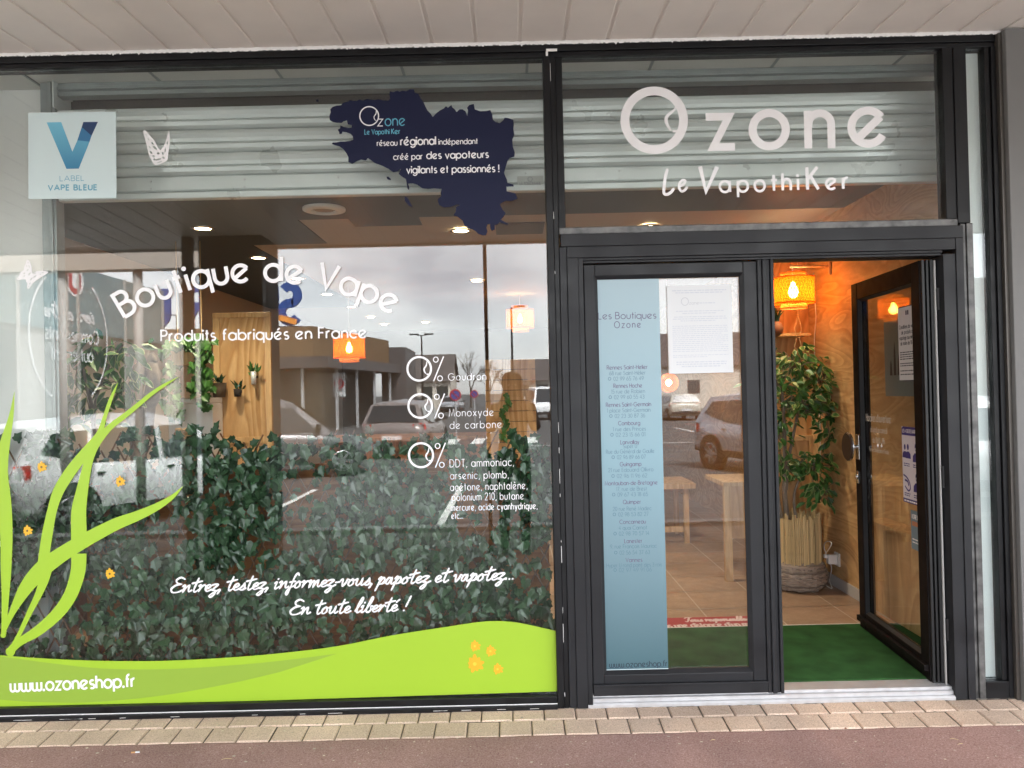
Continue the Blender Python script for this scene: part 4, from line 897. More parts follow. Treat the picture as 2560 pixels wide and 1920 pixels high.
for x0, x1 in ((-2.275, -2.205), (2.165, 2.235)): obj('guide_rail', MB().box(x0, x1, SY-.035, SY+.035, .05, 3.0).box(x1-.03, x1-.012, SY-.045, SY-.0352, .05, 3.0), M_galvd, t, bevel=.003)
obj('end_plate', B(-2.2, -2.195, SY-.06, SY+.3, 2.87, 3.0), M_galv, t)
p = MB()
for k in range(38):
    x = -2.15+.115*k; M2 = lambda u, v, l=0: (u, SY+.085-l, v)
    p.ribbon(catmull([(x-.055, 2.915), (x-.03, 2.90), (x, 2.885), (x+.03, 2.90), (x+.055, 2.915)], 3), .006, M2); p.ribbon(catmull([(x-.05, 2.865), (x-.03, 2.875), (x, 2.885), (x+.03, 2.875), (x+.05, 2.865)], 3), .004, M2, False, .0006)
p.quad((-2.2, SY+.09, 2.85), (2.16, SY+.09, 2.85), (2.16, SY+.09, 2.95), (-2.2, SY+.09, 2.95))  # dark sheet standing in for the shade of the recess behind the links
obj('grille_and_recess_shade', p, mat('grille_shade_dark', (.045, .04, .035), .6), t)
p = MB()
for k in range(9):
    x = -1.75+.46*k
    for dz in (.018, .054): p.lathe([(.005, SY-.0165), (.004, SY-.0205)], (x, 0, zb+.078-.006-dz), 8, 'Y')
obj('rivets', p, M_alu, t)
a_ = W(1293, 446, SY-.018); b_ = W(1358, 470, SY-.018)
obj('maker_plate', B(a_.x, b_.x, SY-.02, SY-.0165, b_.z-.006, a_.z+.01), mat('plate', (.5, .52, .5), .5), t)
q = MB(); text(q, 'LA TOULOUSAINE', (a_.x+.012, SY-.0212, a_.z-.034), (b_.x-.012, SY-.0212, a_.z-.034), .014, .2); q.ribbon([(((a_.x+b_.x)/2)+.012*math.cos(k), a_.z-.006+.012*math.sin(k)) for k in range(6)], .003, lambda u, v, l=0: (u, SY-.0212, v), True)
obj('plate_text', q, M_ink, t)

# ------------------------------------------------------------------ the room
FZ = .045; CH = 2.6; YB = 10.6
def tag1(name, mb, m, label, cat, **k): return obj(name, mb, m, label=label, cat=cat, **k)
M_tile = speckle('clay_tile', [(.36, .235, .155), (.42, .28, .185), (.48, .33, .225)], 14, .28, .02)
M_grout = mat('grout', (.66, .58, .5), .8)
fx = WZ(1669, 1429, FZ).x; fy = WZ(1720, 1441, FZ).y
p = MB(); tl_ = .42
i0 = int((-4.6-fx)/tl_)
for i in range(i0, 4):
    for j in range(-8, 20):
        x0, y0 = fx+i*tl_, fy+j*tl_
        if y0 > YB or y0+tl_ < .08 or x0 > 2.25: continue
        g = .0042; y0c = max(y0+g, .08)
        p.quad((x0+g, y0c, FZ), (x0+tl_-g, y0c, FZ), (x0+tl_-g, y0+tl_-g, FZ), (x0+g, y0+tl_-g, FZ))
struct('floor', p, M_tile)
p = MB(); p.quad((-4.6, .076, FZ-.004), (2.3, .076, FZ-.004), (2.3, YB, FZ-.004), (-4.6, YB, FZ-.004)); struct('floor_grout', p, M_grout)
yM = WZ(2000, 1563, .055).y
tag1('door_mat', B(.25, 2.19, .08, yM, FZ+.001, .057), M_mat, 'green artificial turf mat inside the open doorway', 'mat', bevel=.003)
obj('mat_edge_strip', B(.25, 2.19, yM+.001, yM+.018, FZ+.001, .054), M_cwhite, label='thin pale strip along the back edge of the green mat', cat='strip')
t = thing('floor_banner', 'red floor strip with white writing behind the green mat', 'floor sticker', (.9, yM+.08, FZ))
yR = WZ(1720, 1544, FZ+.002).y
obj('strip', B(.2, 1.45, yM+.02, yR, FZ+.001, FZ+.003), M_red, t)
q = MB(); text(q, 'Tous responsables', (1.0, yM+.02+(yR-yM-.02)*.56, FZ+.0034), (1.38, yM+.02+(yR-yM-.02)*.56, FZ+.0034), (yR-yM)*.4, .13, n=(0, 0, 1), script=True, up=(0, 1, 0)); text(q, "respectons une distance d'un mètre", (.66, yM+.03, FZ+.0034), (1.44, yM+.03, FZ+.0034), (yR-yM)*.34, .16, n=(0, 0, 1), up=(0, 1, 0))
obj('writing', q, mat('pink_white', (.8, .65, .62), .6), t)
XR = 2.2
tag1('plywood_wall', B(XR, XR+.05, .135, YB, FZ, 2.605), M_plyw, 'strongly figured plywood wall along the right side of the shop entrance', 'wall')
obj('skirting_board', B(XR-.012, XR-.0005, .14, 2.1, FZ, FZ+.075), M_skirt, label='pale grey skirting board at the foot of the plywood wall', cat='skirting', bevel=.003)
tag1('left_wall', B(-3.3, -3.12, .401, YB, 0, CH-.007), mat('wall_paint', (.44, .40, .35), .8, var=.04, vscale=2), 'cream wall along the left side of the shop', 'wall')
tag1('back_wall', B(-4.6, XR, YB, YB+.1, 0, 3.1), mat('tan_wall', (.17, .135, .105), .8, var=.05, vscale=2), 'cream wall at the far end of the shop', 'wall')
tag1('window_pier', B(-4.6, -2.285, .3, .42, -.02, 3.0), M_plas, 'white wall pier behind the left end of the big window', 'wall')
tag1('shutter_soffit', MB().box(-4.6, XR+.05, .061, .5, 3.001, 3.05), M_cwhite, 'pale ceiling panels between the glass and the shutter', 'ceiling')
p = MB()
for k in range(9): p.box(-2.3+.6*k, -2.287+.6*k, .065, .49, 2.996, 3.0005)
obj('ceiling_joints', p, M_galvd, label='thin grey joints between the pale ceiling panels over the shutter', cat='ceiling trim')
t = thing('shop_ceiling', 'beige shop ceiling painted slate blue in large blocks', 'ceiling', (0, 5, CH))
obj('plaster', B(-4.6, XR, .36, YB, CH, CH+.05), M_cbeige, t)
p = MB().box(-4.6, -1.38, .36, 2.3, CH-.006, CH-.001); p.box(-4.6, -1.95, 2.3001, 6.5, CH-.006, CH-.001); p.box(-1.3799, XR, .36, 1.5, CH-.006, CH-.001); p.box(-1.05, -.59, 1.5, 1.74, CH-.006, CH-.001); p.box(-.09, .25, 1.74, 2.12, CH-.006, CH-.001)
obj('slate_blocks', p, M_cslate, t)
obj('bulkhead', B(-4.6, XR, .355, .36, CH-.006, 3.0), M_dark, t)

# pillar with plywood front
pw = W(497, 700, 2.45).x; pe_ = W(683, 700, 2.45).x
t = thing('plywood_screen', 'pale plywood panel with small hanging planters, seen through the window', 'screen', (-2, 2.43, FZ))
a_ = W(532, 783, 2.42); b_ = W(682, 1107, 2.42)
obj('board', B(a_.x+.05, b_.x-.045, 2.425, 2.445, FZ, a_.z-.04), M_plyf, t)
obj('frame', MB().box(a_.x, a_.x+.0495, 2.41, 2.446, FZ, a_.z-.0405).box(b_.x-.0445, b_.x, 2.41, 2.446, FZ, a_.z-.0405).box(a_.x, b_.x, 2.408, 2.446, a_.z-.04, a_.z).box(a_.x+.05, b_.x-.045, 2.411, 2.4245, b_.z, b_.z+.05), M_pine, t, bevel=.003)

# ------------------------------------------------------------------ plants
def leaf(mb, pos, d, nrm, ln, wd, kind='ficus', rim=False, fold=.25):
    d = d.normalized(); nrm = (nrm-d*nrm.dot(d)); nrm = nrm.normalized() if nrm.length > .01 else d.orthogonal().normalized(); s = d.cross(nrm)
    half = {'ficus': [(0, 0), (.30, .18), (.46, .42), (.36, .68), (.14, .9), (0, 1.0)],
            'ivy': [(0, 0), (.26, -.10), (.52, .10), (.40, .32), (.50, .56), (.26, .66), (.1, .86), (0, 1.0)]}[kind]
    def pt(u, v, k=1.0): return pos+s*(u*wd*k)+d*(v*ln)+nrm*(abs(u)*fold*wd-(v-.4)**2*ln*.25)
    for sg in (1, -1):
        if rim:
            mb.mi = 0; inner = [(u*.78, .06+v*.88) for u, v in half]; pi = [mb.vert(pt(sg*u, v)) for u, v in inner]; po = [mb.vert(pt(sg*u, v)) for u, v in half]
            mb.face(pi if sg > 0 else pi[::-1]); mb.mi = 1
            for k in range(len(half)-1): mb.face((pi[k], po[k], po[k+1], pi[k+1]))
            mb.mi = 0
        else:
            f = [mb.vert(pt(sg*u, v)) for u, v in half]; mb.face(f if sg > 0 else f[::-1])
def rv(a=1.0): return Vector((random.gauss(0, a), random.gauss(0, a), random.gauss(0, a)))
# ivy screen
t = thing('ivy_screen', 'long expanding lattice screen covered with artificial dark ivy, inside the window', 'hedge', (-1.1, .2, FZ))
def htop(x): return 1.24+.02*math.sin(7*x)+.025*math.sin(17*x+1)-.03*(x > -1.2)-.02*(x > -.6)
p = MB()
dx = .088
for k in range(-12, 50):                                              # crossed laths
    for sg in (1, -1):
        x0 = -2.9+k*dx; pts = []
        z0, z1 = FZ, htop(x0)
        xa = x0; xb = x0+sg*.52*(z1-z0)
        if sg < 0: xa, xb = x0+.62, x0+.62-.52*(z1-z0)
        for (X_, Z_) in ((xa, z0), (xb, z1)): pts.append((X_, .205+.006*sg, Z_))
        lo, hi = -2.68, .165
        def clip(a, b):
            if a[0] < lo and b[0] < lo or a[0] > hi and b[0] > hi: return None
            out = []
            for q, o in ((a, b), (b, a)):
                if q[0] < lo: f = (lo-q[0])/(o[0]-q[0])
                elif q[0] > hi: f = (hi-q[0])/(o[0]-q[0])
                else: f = 0
                out.append(Vector(q).lerp(Vector(o), f))
            return out
        cc = clip(*pts)
        if cc and (cc[0]-cc[1]).length > .03: p.tube(cc, .0042, 5)
obj('lattice', p, M_stem, t)
p = MB()
for i in range(5200):
    x = random.uniform(-2.68, .165); ht = htop(x)
    z = FZ+random.random()**.92*(ht-FZ)
    gap = math.sin(9*x+3*math.sin(5*z))+math.sin(8*z+2.5*math.sin(4*x+1))
    if gap > .85 and random.random() < .78: continue
    y = random.uniform(.075, .195)
    d = Vector((random.gauss(0, .55), random.gauss(-.12, .3), -1+random.gauss(0, .5))); n = Vector((random.gauss(0, .55), -1, random.gauss(.25, .5)))
    ln = random.uniform(.036, .062); leaf(p, Vector((x, y, z)), d, n, ln, ln*random.uniform(.8, 1.05), 'ivy', False, random.uniform(.1, .6))
for i in range(80):
    x = random.uniform(-2.6, .16); d = Vector((random.gauss(0, .5), -.2, random.gauss(.3, .6)))
    leaf(p, Vector((x, random.uniform(.1, .2), htop(x)-random.uniform(-.03, .02))), d, Vector((random.gauss(0, .5), -1, .3)), .055, .05, 'ivy', False, .3)
obj('foliage', p, M_leaf, t)
tag1('low_partition', MB().box(-2.2, .17, .42, .45, FZ, 1.09).box(-2.2, .17, .405, .4195, 1.03, 1.07), M_dwood, 'brown boarded partition glimpsed between the ivy leaves', 'partition')

def fig(name, label, base, stems, clusters, n, ln, pot=None):
    t = thing(name, label, 'potted plant' if pot else 'plant', base)
    b = MB()
    for st, r0 in stems: cc = catmull([tuple(q) for q in st], 5); b.tube(cc, [r0*(1-.6*i/len(cc)) for i in range(len(cc))], 8)
    f = MB(); tips = MB()
    for (c_, rad, wgt) in clusters:
        c_ = Vector(c_)
        for k in range(int(n*wgt)):
            q = Vector((random.gauss(0, .5)*rad[0], random.gauss(0, .5)*rad[1], random.gauss(0, .5)*rad[2])); pos = c_+q
            d = Vector((q.x*1.5/rad[0]+random.gauss(0, .5), q.y/rad[1]+random.gauss(-.2, .5), -.75+random.gauss(0, .45)))
            l_ = ln*random.uniform(.75, 1.2); leaf(f, pos, d, Vector((random.gauss(0, .5), -.7, .9+random.gauss(0, .4))), l_, l_*.52, 'ficus', random.random() < .45, random.uniform(.05, .4))
            if k % 3 == 0: b.tube([tuple(c_+Vector((q.x*.2, q.y*.2, -abs(q.z)*.3-rad[2]*.3))), tuple(c_+q*.6), tuple(pos)], [.004, .003, .0015], 4, False)
    obj('branches', b, M_trunk, t, smooth=True); obj('foliage', f, [M_leaf2, M_rim], t)
    return t
py_ = 1.78
bc = WZ(1996, 1470, FZ); bx, by = bc.x, py_
Wd = lambda a, b_: W(a, b_, py_)
zt = Wd(1996, 1285).z; zw = Wd(1996, 1390).z
t = fig('fig_tree', 'tall variegated fig plant in a reed wrapped wicker basket inside the doorway', (bx, by, FZ),
    [([(bx-.05, by, zt-.1), tuple(Wd(1962, 1240)), tuple(Wd(1962, 1130)), tuple(Wd(1958, 1010)), tuple(Wd(1945, 930))], .021), ([tuple(Wd(1965, 1225)), tuple(Wd(1975, 1130)), tuple(Wd(2005, 1000)), tuple(Wd(2040, 920))], .013),
     ([(bx+.01, by, zt-.1), tuple(Wd(1985, 1240)), tuple(Wd(2010, 1180)), tuple(Wd(2050, 1150))], .012), ([(bx-.09, by, zt-.1), tuple(Wd(1948, 1255)), tuple(Wd(1940, 1200))], .012)],
    [(Wd(1985, 905), (.14, .15, .10), .16), (Wd(1945, 950), (.12, .15, .15), .15), (Wd(2045, 940), (.13, .13, .11), .13), (Wd(2000, 1010), (.17, .16, .13), .2), (Wd(2065, 1010), (.10, .1, .12), .1), (Wd(1955, 1080), (.1, .1, .10), .06), (Wd(2075, 1080), (.05, .06, .09), .04),
     (Wd(1955, 1160), (.11, .1, .10), .12), (Wd(2030, 1160), (.14, .12, .10), .15), (Wd(2055, 1225), (.1, .08, .08), .09), (Wd(2095, 905), (.05, .04, .05), .03)], 640, .072, True)
b = MB()
for k in range(74):
    a = 2*PI*k/74; rr = .152+random.uniform(-.004, .004); top_ = zt+random.uniform(-.02, .02); b.tube([(bx+rr*math.cos(a), by+rr*math.sin(a), zw-.12), (bx+rr*math.cos(a)*1.01, by+rr*math.sin(a)*1.01, (zw+top_)/2), (bx+rr*math.cos(a)*.99, by+rr*math.sin(a)*.99, top_)], random.uniform(.0055, .0075), 5)
obj('reed_wrap', b, M_reed, t)
obj('soil', MB().lathe([(.145, zt-.13), (.145, zt-.12)], (bx, by, 0), 20), M_felt, t)
b = MB(); nr = 15
for k in range(nr):
    u = (k+.5)/nr; zz = FZ+.012+u*(zw-FZ-.02); rad = .128+.06*math.sin(PI*min(1, u*.86+.12))
    pts = [(bx+(rad+.006*(1 if (j+k) % 2 else -1))*math.cos(2*PI*j/30), by+(rad+.006*(1 if (j+k) % 2 else -1))*math.sin(2*PI*j/30), zz+.004*math.sin(j*1.7+k)) for j in range(31)]
    b.tube(pts, .0078, 6, False)
    b.tube([(x+.001, y, z+.008) for x, y, z in pts], .005, 5, False)
b.lathe([(.115, FZ+.002), (.18, FZ+.1), (.178, zw-.04), (.15, zw-.03)], (bx, by, 0), 24)
obj('wicker_basket', b, M_wick, t)
# second fig plant at the left behind the glass
q1 = lambda a, b_: W(a, b_, 1.35)
o_ = q1(240, 1100); fb = (o_.x, 1.35, FZ)
t = fig('fig_tree', 'broad leaved fig plant behind the left part of the window, above the ivy screen', fb,
    [([fb, tuple(q1(235, 1120)), tuple(q1(232, 1030)), tuple(q1(215, 960)), tuple(q1(205, 900))], .018), ([tuple(q1(233, 1060)), tuple(q1(245, 980)), tuple(q1(280, 900)), tuple(q1(310, 860))], .012)],
    [(q1(180, 930), (.14, .15, .14), .26), (q1(250, 880), (.14, .15, .12), .2), (q1(320, 880), (.07, .1, .07), .1), (q1(310, 960), (.11, .12, .12), .18), (q1(170, 1040), (.1, .1, .1), .1), (q1(230, 1010), (.12, .1, .1), .12)], 210, .105, True)
obj('pot', MB().lathe([(.13, FZ), (.17, FZ+.3), (.18, FZ+.32), (.16, FZ+.32)], (fb[0], fb[1], 0), 20), M_terr, t)
# hanging bamboo planter with ivy
q2 = lambda a, b_: W(a, b_, 2.1)
a_, b_ = q2(437, 852), q2(512, 912)
t = thing('hanging_planter', 'bamboo planter box with trailing ivy hanging left of the plywood panel', 'planter', ((a_.x+b_.x)/2, 2.1, b_.z))
c0, c1_ = a_, b_; b = MB().hexa([(c0.x+.02, 2.02, c1_.z), (c1_.x-.02, 2.02, c1_.z), (c1_.x-.02, 2.18, c1_.z), (c0.x+.02, 2.18, c1_.z), (c0.x, 2.0, c0.z), (c1_.x, 2.0, c0.z), (c1_.x, 2.2, c0.z), (c0.x, 2.2, c0.z)]); obj('box', b, M_pine, t)
obj('cords', MB().tube([(c0.x+.02, 2.1, c0.z), (c0.x+.02, 2.1, CH)], .003, 5).tube([(c1_.x-.02, 2.1, c0.z), (c1_.x-.02, 2.1, CH)], .003, 5), M_rope, t)
f = MB()
for k in range(190):
    side = random.choice((0, 1, 1, 2)); u = random.random()
    bs_ = {0: (440, 1050), 1: (515, 1020), 2: (475, 860)}[side]
    px_ = bs_[0]+random.gauss(0, 9 if side < 2 else 25); py2 = 850+u*(bs_[1]-850) if side < 2 else 855+random.gauss(0, 8)
    c_ = q2(px_, py2)+Vector((0, random.uniform(-.14, .05), 0)); leaf(f, c_, Vector((random.gauss(0, .5), -.3, -1)), Vector((random.gauss(0, .4), -1, .4)), .06, .06, 'ivy', False, .3)
obj('ivy', f, M_leaf2, t)
# little planters on the plywood panel
def pot_at(px_, py2, rad, hh, m, label, leafn, lm, name='small_planter'):
    c_ = W(px_, py2, 2.36); t = thing(name, label, 'planter', (c_.x, 2.36, c_.z-hh/2), 'small planters on the plywood panel')
    obj('pot', MB().lathe([(rad*.8, c_.z-hh/2), (rad, c_.z+hh/2), (rad*.85, c_.z+hh/2), (rad*.8, c_.z+hh/2-.02)], (c_.x, 2.36, 0), 16), m, t, smooth=True)
    obj('wall_hook', B(c_.x-.012, c_.x+.012, 2.36+rad*.8, 2.4245, c_.z+.0, c_.z+.02), M_felt, t)
    f = MB()
    for k in range(leafn): leaf(f, Vector((c_.x, 2.36, c_.z+hh/2-.01))+rv(.012), Vector((random.gauss(0, .5), random.gauss(-.2, .4), 1)), rv(), random.uniform(.05, .1), .022, 'ficus')
    if leafn: obj('foliage', f, lm, t)
pot_at(634, 945, .022, .1, M_galv, 'silver tube planter with a grassy tuft on the plywood panel', 22, M_leaf2)
pot_at(594, 982, .03, .06, M_felt, 'small dark planter with dark leaves in the middle of the plywood panel', 12, M_leaf)
pot_at(548, 975, .055, .11, mat('brown_felt', (.12, .08, .05), .9), 'brown pouch planter at the left edge of the plywood panel', 8, M_leaf)
pot_at(536, 1058, .05, .1, M_wickl, 'round wicker planter low at the left edge of the plywood panel', 10, M_leaf)
# driftwood sculpture, white desk, wicker hamper, counter, plank display
q3 = lambda a, b_: W(a, b_, 2.2)
t = thing('driftwood_sculpture', 'twisted brown driftwood sculpture standing behind the fig leaves at the left of the window', 'sculpture', tuple(Vector((q3(350, 1100).x, 2.2, FZ))))
b = MB(); b.tube(catmull([(q3(350, 1100).x, 2.2, FZ), tuple(q3(345, 1100)), tuple(q3(335, 1010)), tuple(q3(345, 940)), tuple(q3(362, 900)), tuple(q3(352, 872))], 5), [.06]*6+[.07]*6+[.06]*6+[.05]*6+[.035]*2, 8)
b.tube(catmull([tuple(q3(368, 1090)), tuple(q3(378, 1000)), tuple(q3(386, 950)), tuple(q3(376, 905)), tuple(q3(388, 893))], 5), [.04]*5+[.06]*5+[.05]*5+[.04]*6, 8); obj('trunk', b, M_trunk, t, smooth=True)
a_ = q3(420, 1010); b_ = q3(545, 1200)
tag1('white_desk', MB().box(a_.x, b_.x-.03, 2.2, 2.4, FZ, a_.z).box(a_.x-.02, b_.x-.03, 2.15, 2.4, a_.z+.001, a_.z+.04), M_plas, 'white desk left of the plywood panel', 'desk', bevel=.006)
a_ = W(432, 1068, 1.2); b_ = W(492, 1068, 1.2); cx_ = (a_.x+b_.x)/2
b = MB()
for k in range(12): rad = (b_.x-a_.x)/2*(.9+.1*math.sin(k)); b.tube([(cx_+rad*math.cos(2*PI*j/20), 1.25+rad*math.sin(2*PI*j/20), a_.z-.02-k*.02+.004*math.sin(3*j+k*PI)) for j in range(21)], .011, 6, False)
b.lathe([(.11, a_.z-.26), (.11, a_.z-.1)], (cx_, 1.25, 0), 18)
obj('wicker_hamper', b, M_wickl, label='brown wicker hamper just above the ivy screen at the left', cat='basket')
obj('side_table', MB().box(cx_-.2, cx_+.2, 1.05, 1.45, a_.z-.29, a_.z-.262).box(cx_-.18, cx_-.14, 1.07, 1.11, FZ, a_.z-.2905).box(cx_+.14, cx_+.18, 1.07, 1.11, FZ, a_.z-.2905).box(cx_-.18, cx_-.14, 1.39, 1.43, FZ, a_.z-.2905).box(cx_+.14, cx_+.18, 1.39, 1.43, FZ, a_.z-.2905), M_pine, label='small pine table under the wicker hamper', cat='table')
M_ctr = wood('counter_wood', (.2, .09, .04), (.32, .15, .07))
tag1('shop_counter', MB().box(-1.75, -.3, 3.6, 4.2, FZ, 1.0).box(-1.8, -.25, 3.55, 4.25, 1.001, 1.04), M_ctr, 'orange brown wooden counter seen beyond the ivy screen', 'counter', bevel=.004)
a_ = W(1212, 915, 3.4); b_ = W(1342, 1100, 3.4); p = MB(); z = FZ; k = 0
while z < a_.z-.02:
    p.box(a_.x, b_.x, 3.4+.001*(k % 2), 3.43, z, z+.088); z += .094; k += 1
p.box(a_.x+.03, a_.x+.07, 3.4305, 3.47, FZ, a_.z).box(b_.x-.07, b_.x-.03, 3.4305, 3.47, FZ, a_.z)
tag1('plank_screen', p, M_plyf, 'upright screen of horizontal pale planks behind the right part of the window', 'screen')
f = MB()
for k in range(13): leaf(f, W(1262+8*math.sin(k), 985+k*9, 3.36), Vector((random.gauss(0, .4), -.2, -1)), Vector((random.gauss(0, .4), -1, .3)), .07, .055, 'ivy')
obj('ivy_strand', f, M_leaf2, label='thin strand of ivy hanging down the plank screen', cat='plant')
# pieces seen through the closed leaf
l1, l2, l3 = WZ(1823, 1453, FZ), WZ(1717, 1357, FZ), WZ(1692, 1335, FZ)
t = thing('pine_table', 'pine table with a pale top behind the closed door leaf', 'table', (l2.x, l2.y, FZ)); zt_ = W(1717, 1212, l2.y-CAM.y+CAM.y).z
for q in ((l2.x, l2.y), (l3.x, l3.y), (l2.x-.7, l2.y), (l3.x-.8, l3.y)): obj('leg', B(q[0]-.022, q[0]+.022, q[1]-.022, q[1]+.022, FZ, zt_-.03), M_pine, t)
obj('table_top', B(l2.x-.75, l2.x+.08, l2.y-.06, l3.y+.08, zt_-.03, zt_+.02), M_pine, t, bevel=.004); obj('lower_rail', B(l2.x-.7, l2.x-.03, l2.y-.015, l2.y+.015, zt_-.42, zt_-.37), M_pine, t)
t = thing('plywood_cabinet', 'plywood display cabinet with one long front leg, right behind the closed door leaf', 'cabinet', (l1.x, l1.y, FZ)); zc_ = W(1823, 1215, l1.y).z
obj('leg', B(l1.x-.025, l1.x+.025, l1.y-.02, l1.y+.03, FZ, zc_), M_pine, t); obj('panel', B(l1.x+.026, l1.x+.5, l1.y+.02, l1.y+.04, WZ(1850, 1345, FZ).z+.3, zc_), M_plyf, t); obj('top', B(l1.x-.03, l1.x+.5, l1.y-.03, l1.y+.5, zc_+.001, zc_+.03), M_pine, t); obj('leg', B(l1.x+.45, l1.x+.5, l1.y+.0405, l1.y+.09, FZ, zc_), M_pine, t)
# entrance partition at the right, macrame, round planter
PY = 2.12; px0 = W(1890, 900, PY).x
t = thing('entrance_partition', 'framed plywood partition behind the fig tree at the end of the entrance', 'partition', (1.9, PY, FZ))
zr = W(1980, 1096, PY).z; xs_ = W(2028, 1000, PY).x
obj('upper_board', B(px0, XR-.001, PY+.02, PY+.05, zr+.02, 2.59), M_plyf, t); obj('lower_board', B(px0, xs_-.02, PY+.015, PY+.05, FZ, zr-.021), M_plyf, t)
obj('frame', MB().box(px0, xs_-.0205, PY, PY+.05, zr-.02, zr+.0195).box(xs_-.02, xs_+.02, PY-.002, PY+.05, FZ, zr+.0195).box(px0, px0+.05, PY-.004, PY+.0145, FZ, zr-.0205), M_pine, t, bevel=.003)
zsh = W(1960, 838, PY).z; obj('shelf', B(px0, W(2000, 820, PY).x, PY-.2, PY+.0195, zsh-.02, zsh), M_pine, t)
c_ = W(1935, 822, PY-.25)
t = thing('round_planter', 'round brown planter with spiky leaves hanging behind the lit lamp in the doorway', 'planter', tuple(c_))
obj('pot', MB().lathe([(.02, c_.z-.06), (.055, c_.z-.035), (.062, c_.z), (.05, c_.z+.04), (.035, c_.z+.05)], (c_.x, c_.y, 0), 18), M_terr, t, smooth=True); obj('cord', MB().tube([(c_.x, c_.y, c_.z+.04), (c_.x, c_.y, CH)], .002, 5), M_rope, t)
f = MB()
for k in range(46): leaf(f, c_+Vector((0, 0, .04))+rv(.012), Vector((random.gauss(0, .55), random.gauss(0, .5), 1)), rv(), random.uniform(.07, .13), .012, 'ficus')
obj('foliage', f, M_leaf, t)
t = thing('macrame_hanger', 'knotted cord macrame hanger beside the plywood wall, above the fig tree', 'plant hanger', tuple(W(1996, 900, 1.95)))
mq = lambda a, b_, o=0: tuple(W(a, b_, 1.95+o)); b = MB()
b.tube([(W(1996, 760, 1.95).x, 1.95, CH), mq(1996, 700), mq(1995, 790)], .004, 6)
for s_ in (-1, 1):
    for o in (-.02, .02): b.tube(catmull([mq(1995, 790), mq(1995+s_*8, 822, o), mq(1995+s_*3, 842, o), mq(1995+s_*9, 868, o), mq(1996+s_*2, 876), mq(1996+s_*18, 895, o), mq(1996+s_*26, 930, o)], 4), .0032, 5)
obj('cords', b, M_rope, t)
# wall outlet, plug and cable
a_ = WX(2095, 1398, XR-.002)
t = thing('wall_socket', 'white wall socket with a double plug low on the plywood wall', 'socket', tuple(a_))
obj('plate', B(XR-.014, XR-.0005, a_.y-.04, a_.y+.04, a_.z-.045, a_.z+.045), M_plas, t, bevel=.004); obj('plug', MB().box(XR-.075, XR-.0145, a_.y-.022, a_.y+.022, a_.z-.03, a_.z+.034).box(XR-.1, XR-.076, a_.y-.013, a_.y+.013, a_.z+.01, a_.z+.034), M_plas, t, bevel=.004)
b = MB(); b.tube(catmull([(XR-.1, a_.y, a_.z+.022), tuple(WX(2079, 1360, XR-.1)), tuple(WX(2066, 1354, XR-.08)), tuple(WX(2060, 1368, XR-.06)), tuple(WX(2070, 1395, XR-.05)), tuple(WX(2079, 1420, XR-.04)), tuple(WX(2074, 1450, XR-.03)), (bx+.2, by-.08, FZ+.01), (bx+.2, by+.1, FZ+.01)], 6), .0035, 6)
obj('cable', b, M_plas, t, smooth=True)
wp = [WX(2160, 815, XR-.001), WX(2196, 990, XR-.001)]
y0_, y1_ = min(wp[0].y, wp[1].y), max(wp[0].y, wp[1].y)
t = thing('wall_poster', 'slate blue poster on the plywood wall, seen through the open leaf glass', 'poster', (XR, wp[1].y, wp[1].z))
obj('sheet', B(XR-.002, XR-.0004, .60, 1.0, wp[1].z, wp[0].z), mat('slate_poster', (.2, .27, .29), .6), t)
b = MB()
for k, h in enumerate((.1, .16, .08, .22, .12, .2, .09)): y = .64+k*.045; b.poly([(XR-.0026, y, wp[1].z+.12), (XR-.0026, y+.03, wp[1].z+.12), (XR-.0026, y+.024, wp[1].z+.12+h*.7), (XR-.0026, y+.015, wp[1].z+.12+h), (XR-.0026, y+.006, wp[1].z+.12+h*.7)])
obj('dark_print', b, M_inkd, t)
tag1('entrance_bench', MB().box(2.075, XR-.013, .2, 1.0, FZ+.08, .62).box(2.06, XR-.013, .18, 1.02, .6205, .645), M_plyf, 'low plywood bench against the wall behind the open leaf', 'bench', bevel=.003)

# ------------------------------------------------------------------ lamps
M_shade = bpy.data.materials.new('rattan_shade'); M_shade.use_nodes = True; nt_ = M_shade.node_tree; bs = nt_.nodes['Principled BSDF']
bs.inputs['Base Color'].default_value = (.45, .2, .04, 1); bs.inputs['Roughness'].default_value = .6
trn = nt_.nodes.new('ShaderNodeBsdfTranslucent'); trn.inputs[0].default_value = (.85, .3, .03, 1); ms = nt_.nodes.new('ShaderNodeMixShader'); ms.inputs[0].default_value = .55
nt_.links.new(bs.outputs[0], ms.inputs[1]); nt_.links.new(trn.outputs[0], ms.inputs[2]); nt_.links.new(ms.outputs[0], nt_.nodes['Material Output'].inputs[0])
M_bulb = mat('lit_bulb', (1, .85, .6), .3, emit=(1, .72, .34), estr=14)
def weave(r, z0, z1, n, tw):
    b = MB()
    for sg in (1, -1):
        rr = r+.0012*sg
        for k in range(n):
            pts = [(2*PI*k/n+sg*tw*i/8, z0+(z1-z0)*i/8) for i in range(9)]
            for i in range(8):
                w_ = 1.5*.0032
                def q(a, z, s_): aa = a+s_*w_/rr*.5; return (rr*math.cos(aa), rr*math.sin(aa), z)
                b.quad(q(*pts[i], -1), q(*pts[i], 1), q(*pts[i+1], 1), q(*pts[i+1], -1))
    for z in (z0, z1): b.tube([(r*math.cos(2*PI*k/36), r*math.sin(2*PI*k/36), z) for k in range(37)], .004, 5, False)
    return b
